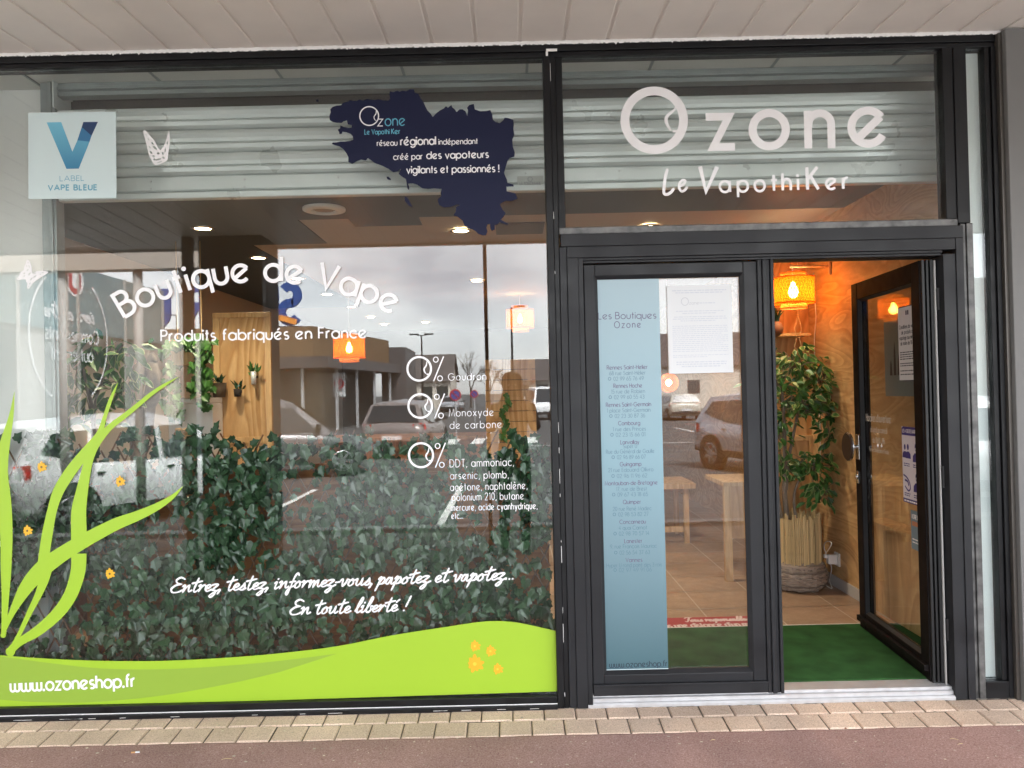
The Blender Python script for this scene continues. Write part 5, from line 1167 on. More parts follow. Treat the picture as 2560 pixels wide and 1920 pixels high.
def lamp(c_, R, H, label, cord_to, power, liner=True):
    t = thing('rattan_lamp', label, 'lamp', tuple(c_), 'lit rattan lamps')
    parts = [('shade', weave(R, -H*.36, H*.36, int(44), .55)), ('shade_rim', weave(R*.6, H*.36, H*.5, 30, .3)), ('shade_rim', weave(R*.62, -H*.5, -H*.36, 30, .3))]
    for nm, b in parts: obj(nm, b, M_shade, t, local=True)
    b = MB()
    for sg in (1, -1): b.lathe([(R*.62, sg*H*.36), (R, sg*H*.36)], (0, 0, 0), 36, cap=False)
    b.lathe([(R*.965, -H*.355), (R*.965, H*.355)], (0, 0, 0), 36, cap=False)
    obj('shade_liner', b, M_liner, t, local=True)
    obj('bulb', MB().lathe([(.004, -.05), (.026, -.042), (.034, -.015), (.028, .015), (.015, .04), (.012, .06)], (0, 0, 0), 14), M_bulb, t, local=True, smooth=True)
    obj('cord', MB().tube([(0, 0, .06), (0, 0, cord_to-c_.z)], .0025, 5), M_plas, t, local=True)
    ld = bpy.data.lights.new('lamp_light', 'POINT'); ld.energy = power; ld.color = (1, .66, .35); ld.shadow_soft_size = .05
    lo = bpy.data.objects.new('lamp_light', ld); COL.objects.link(lo); lo.location = (0, 0, -.02); lo.parent = t
    return t
M_liner = bpy.data.materials.new('shade_liner'); M_liner.use_nodes = True; nt_ = M_liner.node_tree
trn = nt_.nodes.new('ShaderNodeBsdfTranslucent'); trn.inputs[0].default_value = (.8, .22, .012, 1); tp = nt_.nodes.new('ShaderNodeBsdfTransparent'); tp.inputs[0].default_value = (1, .5, .13, 1)
ms = nt_.nodes.new('ShaderNodeMixShader'); ms.inputs[0].default_value = .7
nt_.links.new(trn.outputs[0], ms.inputs[1]); nt_.links.new(tp.outputs[0], ms.inputs[2]); nt_.links.new(ms.outputs[0], nt_.nodes['Material Output'].inputs[0])
c_ = W(1983, 727, 1.72)
zbk = W(2000, 666, 1.72).z
t = lamp(c_, .138, .24, 'lit rattan drum lamp on a wooden wall bracket in the doorway', zbk, 1.7)
obj('bracket', MB().tube([(-.02, 0, zbk-c_.z-.0), (XR-c_.x-.01, 0, zbk-c_.z-.005)], .008, 8).tube([(XR-c_.x-.012, 0, zbk-c_.z-.06), (XR-c_.x-.012, 0, zbk-c_.z+.05)], .012, 8), M_pine, t, local=True)
wl = [Vector((0, 0, zbk)), ]; pts = [WX(a, b_, XR-.006) for a, b_ in ((2034, 682), (2036, 740), (2040, 790), (2036, 850), (2037, 900), (2040, 960), (2050, 1050), (2051, 1140))]
obj('cable', MB().tube(catmull([tuple(q-c_) for q in pts], 4), .0035, 6), M_plas, t, local=True, smooth=True)
lamp(W(873, 870, 4.6), .165, .29, 'lit rattan drum lamp hanging in the middle of the big window', CH, .8)
lamp(W(1300, 797, 5.6), .165, .30, 'lit rattan drum lamp hanging at the right of the big window, pale in the reflection', CH, .6)
lamp(W(1838, 795, 5.0), .15, .27, 'lit rattan drum lamp mostly hidden behind the white notice on the closed leaf', CH, .6)
gc = W(1672, 957, 4.6)
t = thing('globe_lamp', 'lit round rattan globe lamp seen through the closed door leaf', 'lamp', tuple(gc), 'lit rattan lamps')
b = MB()
for k in range(26): a = 2*PI*k/26; b.tube([(.1*math.cos(th_)*math.cos(a+th_*.8), .1*math.cos(th_)*math.sin(a+th_*.8), .1*math.sin(th_)) for th_ in [-1.4+2.8*i/12 for i in range(13)]], .003, 4, False)
obj('shade', b, M_shade, t, local=True); obj('bulb', MB().lathe([(.005, -.035), (.03, -.01), (.03, .01), (.005, .035)], (0, 0, 0), 12), M_bulb, t, local=True, smooth=True); obj('cord', MB().tube([(0, 0, .1), (0, 0, CH-gc.z)], .0025, 5), M_plas, t, local=True)
M_down = mat('downlight_lit', (1, .9, .7), .4, emit=(1, .74, .42), estr=9)
dl = [(-2.07, d-3.53) for d in (5.2, 6.34, 7.5, 8.7, 10, 11.4, 12.6)]+[(-.34, 1.93), (1.0, 1.93), (-.34, 4.4), (1.0, 4.4), (-1.38, 8.9), (.6, 7.2)]
for k, (x, y) in enumerate(dl):
    nm = ('front' if y < 2 else 'middle' if y < 5 else 'rear'); ps = ('slate part' if x < -1.38 else 'beige part')
    od = ('first', 'second', 'third', 'fourth', 'fifth', 'sixth', 'seventh')
    lb = od[k]+' recessed light from the window in the left ceiling row' if k < 7 else ('lit recessed light just below the map sticker', 'lit recessed light above the door transom rail', 'recessed light deep in the shop, behind the one below the map', 'recessed light deep in the shop, behind the one over the door', 'last recessed light at the back of the shop, centre', 'recessed light at the back of the shop, right')[k-7]
    t = thing('downlight', lb, 'ceiling light', (x, y, CH-.007), 'recessed ceiling lights')
    obj('trim', MB().lathe([(.078, CH-.0065), (.078, CH-.013), (.058, CH-.015), (.054, CH-.0075)], (x, y, 0), 24, cap=False), M_chrome, t, smooth=True)
    obj('diffuser', MB().lathe([(.054, CH-.0085), (.054, CH-.0105)], (x, y, 0), 20), M_down, t)
    ld = bpy.data.lights.new('spot_light', 'SPOT'); ld.energy = 15 if y < 3.6 else 3.5; ld.color = (1, .84, .62); ld.spot_size = math.radians(115); ld.spot_blend = .6; ld.shadow_soft_size = .05
    lo = bpy.data.objects.new('spot_light', ld); COL.objects.link(lo); lo.location = (0, 0, -.02); lo.parent = t
gv = W(810, 518, 1.2); t = thing('ceiling_vent', 'large round white vent set in the shop ceiling just below the shutter', 'vent', (gv.x, 1.2, CH-.007))
obj('ring', MB().lathe([(.13, CH-.0065), (.13, CH-.02), (.085, CH-.03), (.08, CH-.008)], (gv.x, 1.2, 0), 28, cap=False), M_plas, t, smooth=True); obj('disc', MB().lathe([(.06, CH-.009), (.06, CH-.018)], (gv.x, 1.2, 0), 24), M_cbeige, t)

# ------------------------------------------------------------------ the street side, seen mirrored in the panes
M_wind = mat('car_glass', (.02, .025, .03), .08, spec=.8); M_tyre = mat('tyre', (.02, .02, .02), .8); M_rimm = mat('alloy', (.5, .5, .52), .3, .9)
M_tail = mat('tail_lens', (.7, .015, .015), .2); M_head = mat('head_lens', (.7, .72, .75), .1); M_blk = mat('black_trim', (.02, .02, .022), .6)
def car(name, label, x, y, head, paint, Lc=4.05, Wc=1.74, Hc=1.48, suv=False, cat='car'):
    t = thing(name, label, cat, (x, y, ZR), 'cars in the car park', rz=math.radians(head))
    h = Lc/2; w2 = Wc/2; zb = .3 if suv else .2; zs = .98 if suv else .9
    st = [(-h, .55, .45, .78, .80), (-h+.04, .42, .86, .95, .86), (-h+.18, zb+.05, .95, zs, .93), (-h*.55, zb, 1, zs, 1), (0, zb, 1, zs-.02, 1), (h*.42, zb, 1, zs-.06, 1), (h*.55, zb, .99, zs-.1, .98), (h-.35, zb, .95, .78, .92), (h-.08, zb+.04, .86, .68, .82), (h, .42, .6, .58, .6)]
    st = [(-h, .5, .8, .72, .84), (-h+.05, .36, .9, .98 if suv else .92, .9)]+st[2:]
    b = MB(); rings = []
    for (X_, zl, k, zt_, kt) in st:
        ww = w2*k; ring_ = [(-ww*.9, zl), (-ww, zl+.12), (-ww*1.0, (zl+zt_)/2+.05), (-ww*.97, zt_-.06), (-ww*.9*kt, zt_), (0, zt_+.03), (ww*.9*kt, zt_), (ww*.97, zt_-.06), (ww, (zl+zt_)/2+.05), (ww, zl+.12), (ww*.9, zl)]
        rings.append([b.vert((X_, a, c_)) for a, c_ in ring_])
    for i in range(len(rings)-1):
        for k in range(10): b.face((rings[i][k], rings[i+1][k], rings[i+1][k+1], rings[i][k+1]))
        b.face((rings[i][10], rings[i+1][10], rings[i+1][0], rings[i][0]))
    b.face(rings[0]); b.face(rings[-1][::-1])
    # cabin
    xr0, xr1, xf1, xf0 = -h+.12, -h+.42, h*.16, h*.56
    zt2 = Hc; cab = []
    for X_, zz, kk in ((xr0, zs-.03, .93), (xr1, zt2-.07, .72), (-h*.2, zt2, .73), (xf1-.1, zt2-.02, .72), (xf1+.12, zt2-.09, .71), (xf0, zs-.08, .9)):
        cab.append((X_, zz, kk))
    b2 = MB(); rg = []
    for (X_, zz, kk) in cab:
        base = zs-.1 if zz < zt2-.3 else zs-.06
        if zz < zt2-.3: ring_ = [(-w2*.93, base-.02), (-w2*kk, zz), (0, zz+.02), (w2*kk, zz), (w2*.93, base-.02)]
        else: ring_ = [(-w2*.93, base), (-w2*kk, zz-.05), (0, zz+.02), (w2*kk, zz-.05), (w2*.93, base)]
        rg.append([b2.vert((X_, a, c_)) for a, c_ in ring_])
    for i in range(len(rg)-1):
        for k in range(4): b2.face((rg[i][k], rg[i+1][k], rg[i+1][k+1], rg[i][k+1]))
    obj('body', b, paint, t, local=True, smooth=True, bevel=0); obj('cabin', b2, paint, t, local=True)
    def side(pts, sg, nm):
        b = MB(); out = []
        for X_, f in pts:
            zz = zs-.05+(zt2-.13-zs+.05)*f; yy = w2*(.93+(.725-.93)*f)+.03; out.append((X_, sg*yy, zz))
        b.face([b.vert(q) for q in out]); obj(nm, b, M_wind, t, local=True)
    for sg in (1, -1):
        side([(xf0-.35, .06), (-.05, .06), (-.02, .92), (xf1+.02, .92)], sg, 'side_window'); side([(-.12, .06), (-h*.5, .1), (-h*.47, .92), (-.1, .92)], sg, 'side_window')
        side([(-h*.54, .14), (xr1-.02, .4), (xr1+.14, .84), (-h*.5, .9)], sg, 'side_window')
        b = MB(); b.hexa([(xf0-.38, sg*(w2*.93), zs), (xf0-.26, sg*(w2*.93), zs), (xf0-.28, sg*(w2+.13), zs+.02), (xf0-.36, sg*(w2+.13), zs+.02), (xf0-.38, sg*w2*.93, zs+.12), (xf0-.26, sg*w2*.93, zs+.11), (xf0-.28, sg*(w2+.13), zs+.12), (xf0-.36, sg*(w2+.13), zs+.13)]); obj('mirror', b, M_blk, t, local=True, bevel=.02)
        b = MB(); b.box(-.02, .08, sg*w2-.01, sg*w2+.012, zs-.16, zs-.135); b.box(-1.0, -.9, sg*w2-.01, sg*w2+.012, zs-.16, zs-.135); obj('door_handles', b, M_blk, t, local=True)
        b = MB().box(-h*.5, h*.5, sg*w2*.93-.03, sg*w2*.98+.012, zb-.02, zb+.12); obj('sill', b, M_blk, t, local=True)
        for X_ in (-h+.72, h-.78):
            r_ = .33 if suv else .305; wb = MB().lathe([(r_+.055, sg*(w2-.13)), (r_+.055, sg*(w2+.004))], (X_, 0, r_), 24, 'Y'); obj('wheel_arch', wb, M_blk, t, local=True)
            wh = obj('wheel', MB().lathe([(r_*.7, sg*(w2-.16)), (r_, sg*(w2-.15)), (r_, sg*(w2-.0)), (r_*.93, sg*(w2+.014)), (r_*.66, sg*(w2+.012))], (X_, 0, r_), 24, 'Y'), M_tyre, t, local=True, smooth=True)
            rb = MB(); rb.lathe([(.06, sg*(w2+.004)), (.06, sg*(w2+.022))], (X_, 0, r_), 12, 'Y')
            for k in range(7):
                a = 2*PI*k/7; ca, sa = math.cos(a), math.sin(a); q = lambda rr, o: (X_+rr*ca-o*sa, sg*(w2+.016), r_+rr*sa+o*ca); rb.quad(q(.04, -.03), q(r_*.66, -.022), q(r_*.66, .022), q(.04, .03))
            rb.lathe([(r_*.68, sg*(w2+.006)), (r_*.6, sg*(w2+.02))], (X_, 0, r_), 24, 'Y', cap=False); obj('rim', rb, M_rimm, wh, local=True)
        b = MB(); b.hexa([(-h+.02, sg*w2*.6, .74), (-h+.2, sg*w2*.955, .74), (-h+.25, sg*w2*.975, .76), (-h+.05, sg*w2*.6, .76), (-h+.02, sg*w2*.62, .9), (-h+.16, sg*w2*.93, .91), (-h+.25, sg*w2*.94, .91), (-h+.05, sg*w2*.62, .9)]); obj('tail_light', b, M_tail, t, local=True)
        b = MB(); b.hexa([(h-.12, sg*w2*.5, .52), (h-.3, sg*w2*.92, .56), (h-.4, sg*w2*.9, .56), (h-.2, sg*w2*.5, .52), (h-.14, sg*w2*.5, .66), (h-.32, sg*w2*.9, .72), (h-.42, sg*w2*.88, .72), (h-.22, sg*w2*.5, .66)]); obj('headlight', b, M_head, t, local=True)
    def cross(p0, p1, nm, k0, k1):
        b = MB(); b.quad((p0[0], -w2*k0, p0[1]), (p0[0], w2*k0, p0[1]), (p1[0], w2*k1, p1[1]), (p1[0], -w2*k1, p1[1])); obj(nm, b, M_wind, t, local=True)
    cross((xr0+.03-.03, zs+.06), (xr1-.06-.02, zt2-.14), 'rear_window', .78, .62); cross((xf0-.02+.02, zs-.0), (xf1+.16, zt2-.11), 'windscreen', .82, .64)
    obj('rear_bumper', MB().box(-h-.02, -h+.12, -w2*.86, w2*.86, .34, .48), M_blk, t, local=True, bevel=.03)
    obj('number_plate', MB().box(-h-.035, -h-.0205, -.26, .26, .5, .61), M_paper, t, local=True); obj('number_plate', MB().box(h-.01, h+.01, -.26, .26, .36, .47), M_paper, t, local=True)
    return t
def paint(n, c, m=.0): return mat(n, c, .22, m, spec=.6)
Pw, Pg, Pd, Ps, Pb = paint('white_paint', (.85, .86, .87)), paint('grey_paint', (.12, .115, .125), .2), paint('taupe_paint', (.27, .23, .22), .2), paint('silver_paint', (.52, .54, .58), .4), paint('beige_paint', (.55, .52, .44))
car('parked_car', 'white hatchback nearest the shop, mirrored at the left end of the big window', -5.5, -7.6, -57, Pw)
car('parked_car', 'dark grey off-roader mirrored beside the plywood panel', -5.1, -12.6, -24, Pg, 4.2, 1.8, 1.62, True)
car('parked_car', 'taupe hatchback seen from behind, mirrored left of the ingredient stickers', -2.98, -18.3, -86, Pd, 4.1, 1.76, 1.52)
car('parked_car', 'beige saloon seen from behind, mirrored in the closed door leaf', 8.8, -38, -92, Pb, 4.4, 1.72, 1.42)
car('parked_car', 'silver estate mirrored at the right edge of the closed door leaf', 5.35, -11.2, 68, Ps, 4.2, 1.76, 1.58, True)
car('parked_van', 'small white van far off, mirrored near the mullion', 1.7, -43, -100, Pw, 4.4, 1.85, 1.95, True, cat='van')
car('parked_car', 'white hatchback mirrored in the narrow side window', 6.35, -7.6, -72, Pw)
car('parked_car', 'far grey hatchback mirrored above the middle ingredient sticker', -8.6, -64, -80, Pg); car('parked_car', 'far silver hatchback beside the other distant grey one', -5.4, -66, -85, Ps)
# supermarket and its neighbours
M_slat = wood('cladding', (.16, .10, .055), (.25, .16, .09), (.4, .4, 3), 3, 6, .7, .3); M_dkg = mat('dark_cladding', (.09, .08, .08), .5, var=.1, vscale=2); M_shopg = mat('shop_glass', (.05, .06, .06), .1, spec=.8)
t = thing('supermarket', 'timber clad supermarket with a dark canopy across the car park, mirrored in the window', 'building', (-16, -38, ZR))
A_, B_ = (-9.3, -32.6), (-7.5, -43.6)
b = MB(); zt_ = 4.75
ft = [(-26, -32.6), A_, B_, (-26, -43.6)]
b.hexa([(ft[0][0], ft[0][1], 3.3), (ft[1][0], ft[1][1], 3.3), (ft[2][0], ft[2][1], 3.3), (ft[3][0], ft[3][1], 3.3)]+[(q[0], q[1], zt_) for q in ft]); obj('upper_wall', b, M_slat, t)
b = MB(); b.hexa([(ft[0][0], ft[0][1]-1.6, ZR), (A_[0]-.8, A_[1]-1.6, ZR), (B_[0]-1, B_[1], ZR), (ft[3][0], ft[3][1], ZR)]+[(ft[0][0], ft[0][1]-1.6, 3.0), (A_[0]-.8, A_[1]-1.6, 3.0), (B_[0]-1, B_[1], 3.0), (ft[3][0], ft[3][1], 3.0)]); obj('glazed_front', b, M_shopg, t)
b = MB(); b.hexa([(-26, -31.6, 2.75), (A_[0]+.9, -31.6, 2.75), (B_[0]+.7, -43.6, 2.75), (-26, -43.6, 2.75), (-26, -31.6, 3.28), (A_[0]+.9, -31.6, 3.28), (B_[0]+.7, -43.6, 3.28), (-26, -43.6, 3.28)]); obj('canopy', b, M_dkg, t)
for k in range(9): b = MB().box(-25+1.9*k, -24.88+1.9*k, -32.3, -32.15, ZR, 2.75); obj('column', b, M_alu, t)
for k in range(4): f = (k+.5)/4; b = MB().box(A_[0]+.5+1.7*f, A_[0]+.62+1.7*f, -32.6-11*f, -32.45-11*f, ZR, 2.75); obj('column', b, M_alu, t)
b = MB(); b.hexa([(-8.0, -43.7, ZR), (-6.5, -43.7, ZR), (-6.3, -47, ZR), (-8, -47, ZR), (-8.0, -43.7, 4.35), (-6.5, -43.7, 4.35), (-6.3, -47, 4.2), (-8, -47, 4.2)]); obj('entrance_block', b, M_dkg, t)
b = MB().box(-8.95, -8.35, -35.0, -34.95, 1.4, 2.6); pl = obj('sign_board', b, M_paper, t)
b = MB(); M2 = lambda u, v, l=0: (-8.65-u, -34.94+l, 2.05+v); b.disc((0, 0), .26, M2, 20); b3 = MB(); b3.ribbon(path((-.1, .13), (-.1, 0), (0, 0, .1, .12, 180, 360), (.1, .13)), .07, M2, False, .004)
obj('sign_disc', b, mat('sign_red', (.5, .03, .05), .5), t); obj('sign_letter', b3, M_paper, t)
b = MB()
for k in range(4): text(b, 'SUPER U', (-10.15, -33.2-.05*k, 5.05), (-17.4, -33.2-.05*k, 5.05), 1.7, .24, n=(0, 1, 0), up=(0, 0, 1))
b.box(-14.5, -10, -33.5, -33.4, 4.75, 4.85); obj('roof_sign', b, mat('sign_blue', (.02, .07, .28), .5), t)
b = MB(); b.ribbon(catmull([(10.2, 5.0), (11.2, 5.25), (12.4, 5.2)], 5), .28, lambda u, v, l=0: (-u, -33.1, v)); obj('roof_swoosh', b, mat('sign_orange', (.8, .3, .05), .5), t)
t = thing('shop_wing', 'side wing clad in pale blue printed glass panels, mirrored at the far left', 'building', (-11.6, -13, ZR))
M_teal = mat('teal_panel', (.13, .23, .26), .35, var=.12, vscale=1.5); M_teal2 = mat('teal_print', (.36, .45, .46), .4); M_frm = mat('pale_frame', (.42, .4, .38), .5)
obj('wall', MB().box(-14, -11.42, -21.6, -4.2, ZR, 5.0), mat('wing_render', (.34, .32, .29), .8), t)
for k in range(7):
    y0_ = -21.5+2.45*k; obj('glass_panel', B(-11.415, -11.36, y0_+.03, y0_+2.42, 3.25, 4.98), M_teal if k % 3 else mat('teal_grey', (.2, .25, .24), .35), t); obj('shop_pane', B(-11.415, -11.38, y0_+.06, y0_+2.4, ZR+.15, 3.1), M_shopg if k % 2 else M_frm, t)
    obj('mullion', B(-11.37, -11.3, y0_-.04, y0_+.025, ZR, 4.99), M_frm, t)
b = MB(); M2 = lambda u, v, l=0: (-11.352+l, u, v)
for i in range(56):
    for j in range(5):
        cx_, cz_ = -21.2+.305*i, 3.42+.33*j
        if math.sin(i*12.9+j*4.1) > .55: continue
        b.ribbon([(cx_-.07, cz_+.1), (cx_-.07, cz_), (cx_-.03, cz_-.05), (cx_+.03, cz_-.05), (cx_+.07, cz_), (cx_+.07, cz_+.1)], .045, M2)
obj('letter_print', b, M_teal2, t)
b = MB()
for s_, ya, z_, wd, cp, sc_ in (("Fiers d'être", -17.6, 3.55, 2.4, .42, True), ('Commerçants', -17.6, 3.0, 2.4, .34, False), ('autrement', -17.3, 2.5, 1.9, .34, False)): text(b, s_, (-11.345, ya, z_), (-11.345, ya+wd, z_), cp, .16, n=(1, 0, 0), up=(0, 0, 1), script=sc_)
M3 = lambda u, v, l=0: (-11.345+l, u, v)
b.ribbon([(-16.3+1.75*math.cos(math.radians(a)), 3.1+1.75*math.sin(math.radians(a))) for a in list(range(-60, 60, 6))], .06, M3); b.ribbon([(-16.3+1.75*math.cos(math.radians(a)), 3.1+1.75*math.sin(math.radians(a))) for a in range(125, 240, 6)], .06, M3); b.disc((-16.5, 4.6), .42, M3, 20)
obj('slogan', b, M_wht, t); b = MB(); b.ribbon(path((-16.7, 4.8), (-16.7, 4.5), (-16.5, 4.5, .2, .18, 180, 360), (-16.3, 4.8)), .15, M3, False, .004); obj('logo_letter', b, mat('sign_red2', (.5, .03, .05), .5), t)
t = thing('porch', 'beige porch beam on slim columns beyond the left end of the canopy', 'porch', (-4.2, -6, ZR))
obj('roof', MB().box(-10, -2.9, -6.1, -5.88, 3.05, 3.3), mat('beige_porch', (.5, .43, .37), .6), t)
for x in (-5.55, -4.62, -4.05, -8.0): obj('column', MB().tube([(x, -6.0, ZR), (x, -6.0, 3.049)], .058, 14), M_frm, t, smooth=True)
t = thing('low_building', 'low cream building with a flat roof and thin railing far to the left', 'building', (-12, -28, ZR)); obj('wall', MB().box(-19, -12.9, -31, -26, ZR, 4.0), M_wallc, t)
b = MB()
for k in range(14): b.tube([(-19+.47*k, -26.1, 4), (-19+.47*k, -26.1, 4.7)], .02, 4)
b.tube([(-19, -26.1, 4.7), (-12.9, -26.1, 4.7)], .025, 5); obj('railing', b, M_blk, t)
M_roof = mat('slate_roof', (.10, .085, .08), .8, var=.15, vscale=1)
def house(x0, x1, y0, y1, zw_, zr_, label):
    t = thing('house', label, 'house', ((x0+x1)/2, (y0+y1)/2, ZR), 'houses beyond the car park'); obj('walls', MB().box(x0, x1, y1, y0, ZR, zw_), M_wallc, t)
    ym = (y0+y1)/2; b = MB(); b.quad((x0-.3, y0+.4, zw_-.15), (x1+.3, y0+.4, zw_-.15), (x1+.3, ym, zr_), (x0-.3, ym, zr_)); b.quad((x0-.3, y1-.4, zw_-.15), (x1+.3, y1-.4, zw_-.15), (x1+.3, ym, zr_), (x0-.3, ym, zr_)); obj('roof', b, M_roof, t)
    b = MB()
    for x in (x0, x1): b.face([b.vert(q) for q in ((x, y0, zw_), (x, y1, zw_), (x, ym, zr_-.1))])
    obj('gable', b, M_wallc, t)
    for k in range(3): xx = x0+(x1-x0)*(k+.5)/3; obj('window', B(xx-.5, xx+.5, y0, y0+.03, 1.0, 2.1), M_shopg, t)
house(-9.8, -5.6, -66, -74, 2.7, 5.2, 'house with a dark slate roof left of the bare trees, mirrored in the window'); house(.2, 5.4, -68, -76, 2.6, 4.6, 'low house far right of the bare trees, mirrored near the mullion'); house(12, 30, -60, -72, 3.4, 6.4, 'long dark roofed house mirrored in the closed door leaf'); house(28, 44, -40, -50, 4.2, 8.0, 'big gabled house mirrored in the narrow side window')
M_bark = mat('bark', (.10, .085, .075), .9)
def bare_tree(x, y, H, label):
    t = thing('bare_tree', label, 'tree', (x, y, ZR), 'bare winter trees'); b = MB(); tw = MB()
    def grow(p_, d_, ln, r_, dep):
        q = p_+d_*ln; (b if dep > 3 else tw).tube([tuple(p_), tuple(q)], [r_, r_*.7], 5, False)
        if dep == 0: return
        for k in range(3 if dep > 1 else 2): grow(q, (d_+rv(.38)+Vector((0, 0, .12))).normalized(), ln*random.uniform(.62, .82), r_*.62, dep-1)
    grow(Vector((x, y, ZR)), Vector((0, 0, 1)), H*.28, H*.022, 5); obj('trunk', b, M_bark, t); obj('crown', tw, M_bark, t)
bare_tree(-4.6, -82, 6.5, 'tall bare tree, leftmost of those behind the parked cars'); bare_tree(-2.6, -86, 6.0, 'bare tree in the middle of those behind the parked cars'); bare_tree(-.6, -84, 5.0, 'smallest bare tree, rightmost of those behind the parked cars'); bare_tree(19, -80, 8, 'bare tree standing alone behind the long house')
def street_lamp(x, y, H, label, double=True):
    t = thing('street_lamp', label, 'street lamp', (x, y, ZR), 'car park street lamps'); obj('pole', MB().tube([(x, y, ZR), (x, y, H)], [.09, .05], 8), M_anth, t, smooth=True)
    for sg in ((1, -1) if double else (1,)): obj('lamp_head', MB().tube([(x, y, H-.05), (x+sg*.5, y, H+.03)], .03, 6).box(x+sg*.5-.3, x+sg*.5+.3, y-.12, y+.12, H-.0, H+.09), M_anth, t)
street_lamp(-6.0, -48, 5.4, 'double headed street lamp left of the houses'); street_lamp(.05, -41.5, 6.4, 'single headed street lamp near the mullion', False); street_lamp(5.6, -30, 6.3, 'double headed street lamp mirrored on the white notice'); street_lamp(6.2, -58, 5.2, 'farther double headed street lamp mirrored on the white notice')
for x, y, lab in ((-1.85, -21.5, 'nearer round no parking sign'), (-1.85, -34, 'farther round no parking sign')):
    t = thing('parking_sign', lab+' on a post between the cars', 'road sign', (x, y, ZR), 'no parking signs'); obj('post', MB().tube([(x, y, ZR), (x, y, 1.6)], .03, 8), M_alu, t); M2 = lambda u, v, l=0: (x+u, y+.04+l, 1.38+v)
    obj('plate', MB().disc((0, 0), .165, M2, 20), mat('road_blue', (.03, .08, .35), .5), t); b = MB(); b.ribbon([(.165*math.cos(k*PI/12), .165*math.sin(k*PI/12)) for k in range(24)], .05, M2, True, .003); b.ribbon([(-.11, .11), (.11, -.11)], .045, M2, False, .005); obj('ring', b, mat('road_red', (.5, .02, .03), .5), t)

# ------------------------------------------------------------------ the photographer (only ever seen mirrored in the panes)
def skin(name, V_, E_, mats, pick, parent):
    me = bpy.data.meshes.new(name); me.from_pydata([v[:3] for v in V_], E_, []); o = bpy.data.objects.new(name+'_rig', me); COL.objects.link(o)
    m = o.modifiers.new('skin', 'SKIN'); m.use_smooth_shade = True
    for sv, v in zip(me.skin_vertices[0].data, V_): sv.radius = (v[3], v[4] if len(v) > 4 else v[3])
    me.skin_vertices[0].data[0].use_root = True
    o.modifiers.new('sub', 'SUBSURF').levels = 2; o.modifiers['sub'].render_levels = 2
    dg = bpy.context.evaluated_depsgraph_get(); m2 = bpy.data.meshes.new_from_object(o.evaluated_get(dg)); bpy.data.objects.remove(o)
    off = ORG[parent.name]; r_ = bpy.data.objects.new(name, m2); COL.objects.link(r_); r_.parent = parent
    m2.materials.clear()
    for q in mats: m2.materials.append(q)
    for p_ in m2.polygons: p_.material_index = pick(p_.center); p_.use_smooth = True
    for v in m2.vertices: v.co = v.co-off
    return r_
gy = -3.95; g0 = gz(gy)
t = thing('person', 'person in a dark coat holding up a phone with both hands, mirrored in the window', 'person', (0, gy, g0))
Vt = [(0, gy, .80, .135, .11), (0, gy, .98, .14, .11), (0, gy, 1.14, .155, .115), (0, gy, 1.27, .15, .105), (0, gy+.005, 1.35, .058), (0, gy+.02, 1.42, .062), (0, gy+.02, 1.49, .082, .095), (0, gy+.015, 1.56, .072, .085)]
Ed = [(0, 1), (1, 2), (2, 3), (3, 4), (4, 5), (5, 6), (6, 7)]
for sg in (1, -1):
    n = len(Vt); Vt += [(sg*.09, gy, .70, .095), (sg*.10, gy+.02, .40, .066), (sg*.10, gy-.01, g0+.09, .045), (sg*.11, gy+.13, g0+.04, .04)]; Ed += [(0, n), (n, n+1), (n+1, n+2), (n+2, n+3)]
    n = len(Vt); Vt += [(sg*.175, gy, 1.27, .07), (sg*.225, gy+.1, 1.07, .056), (sg*.13, gy+.28, 1.27, .042), (sg*.085, gy+.33, 1.365, .028), (sg*.075, gy+.345, 1.40, .03, .017)]; Ed += [(3, n), (n, n+1), (n+1, n+2), (n+2, n+3), (n+3, n+4)]
    pm = n+4
    for k in range(4):
        m_ = len(Vt); zz = 1.412+.02*k-.03; Vt += [(sg*.082, gy+.352, zz+.012, .009), (sg*.084, gy+.378, zz+.02, .008), (sg*(.064-.004*k), gy+.388, zz+.022, .007)]; Ed += [(pm, m_), (m_, m_+1), (m_+1, m_+2)]
    m_ = len(Vt); Vt += [(sg*.06, gy+.338, 1.405, .01), (sg*.048, gy+.345, 1.432, .008)]; Ed += [(pm, m_), (m_, m_+1)]
M_coat, M_trou, M_skin, M_hair = mat('dark_coat', (.025, .025, .035), .8), mat('dark_trousers', (.02, .022, .03), .8), mat('skin', (.5, .3, .22), .5), mat('brown_hair', (.05, .03, .02), .6)
def pick(c_):
    if c_.z > 1.37 and c_.y < gy+.15: return 2
    if c_.y > gy+.315: return 2
    return 0 if c_.z > .74 else 1
body = skin('body', Vt, Ed, [M_coat, M_trou, M_skin], pick, t)
b = MB(); b.lathe([(.06, .0), (.098, .03), (.104, .09), (.095, .14), (.06, .175), (.01, .185)], (0, gy-.0, 1.45), 18); obj('hair', b, M_hair, t, smooth=True)
for sg in (1, -1):
    obj('eye', MB().lathe([(.004, -.009), (.011, 0), (.004, .009)], (sg*.032, gy+.108, 1.505), 10, 'Y'), M_paper, t); obj('ear', MB().lathe([(.005, -.008), (.02, 0), (.005, .008)], (sg*.088, gy+.02, 1.49), 10, 'X'), M_skin, t)
obj('nose', MB().tube([(0, gy+.105, 1.51), (0, gy+.125, 1.472), (0, gy+.11, 1.465)], [.008, .014, .008], 8), M_skin, t, smooth=True); obj('mouth', MB().tube([(-.022, gy+.104, 1.437), (0, gy+.11, 1.436), (.022, gy+.104, 1.437)], .005, 6), M_terr, t)
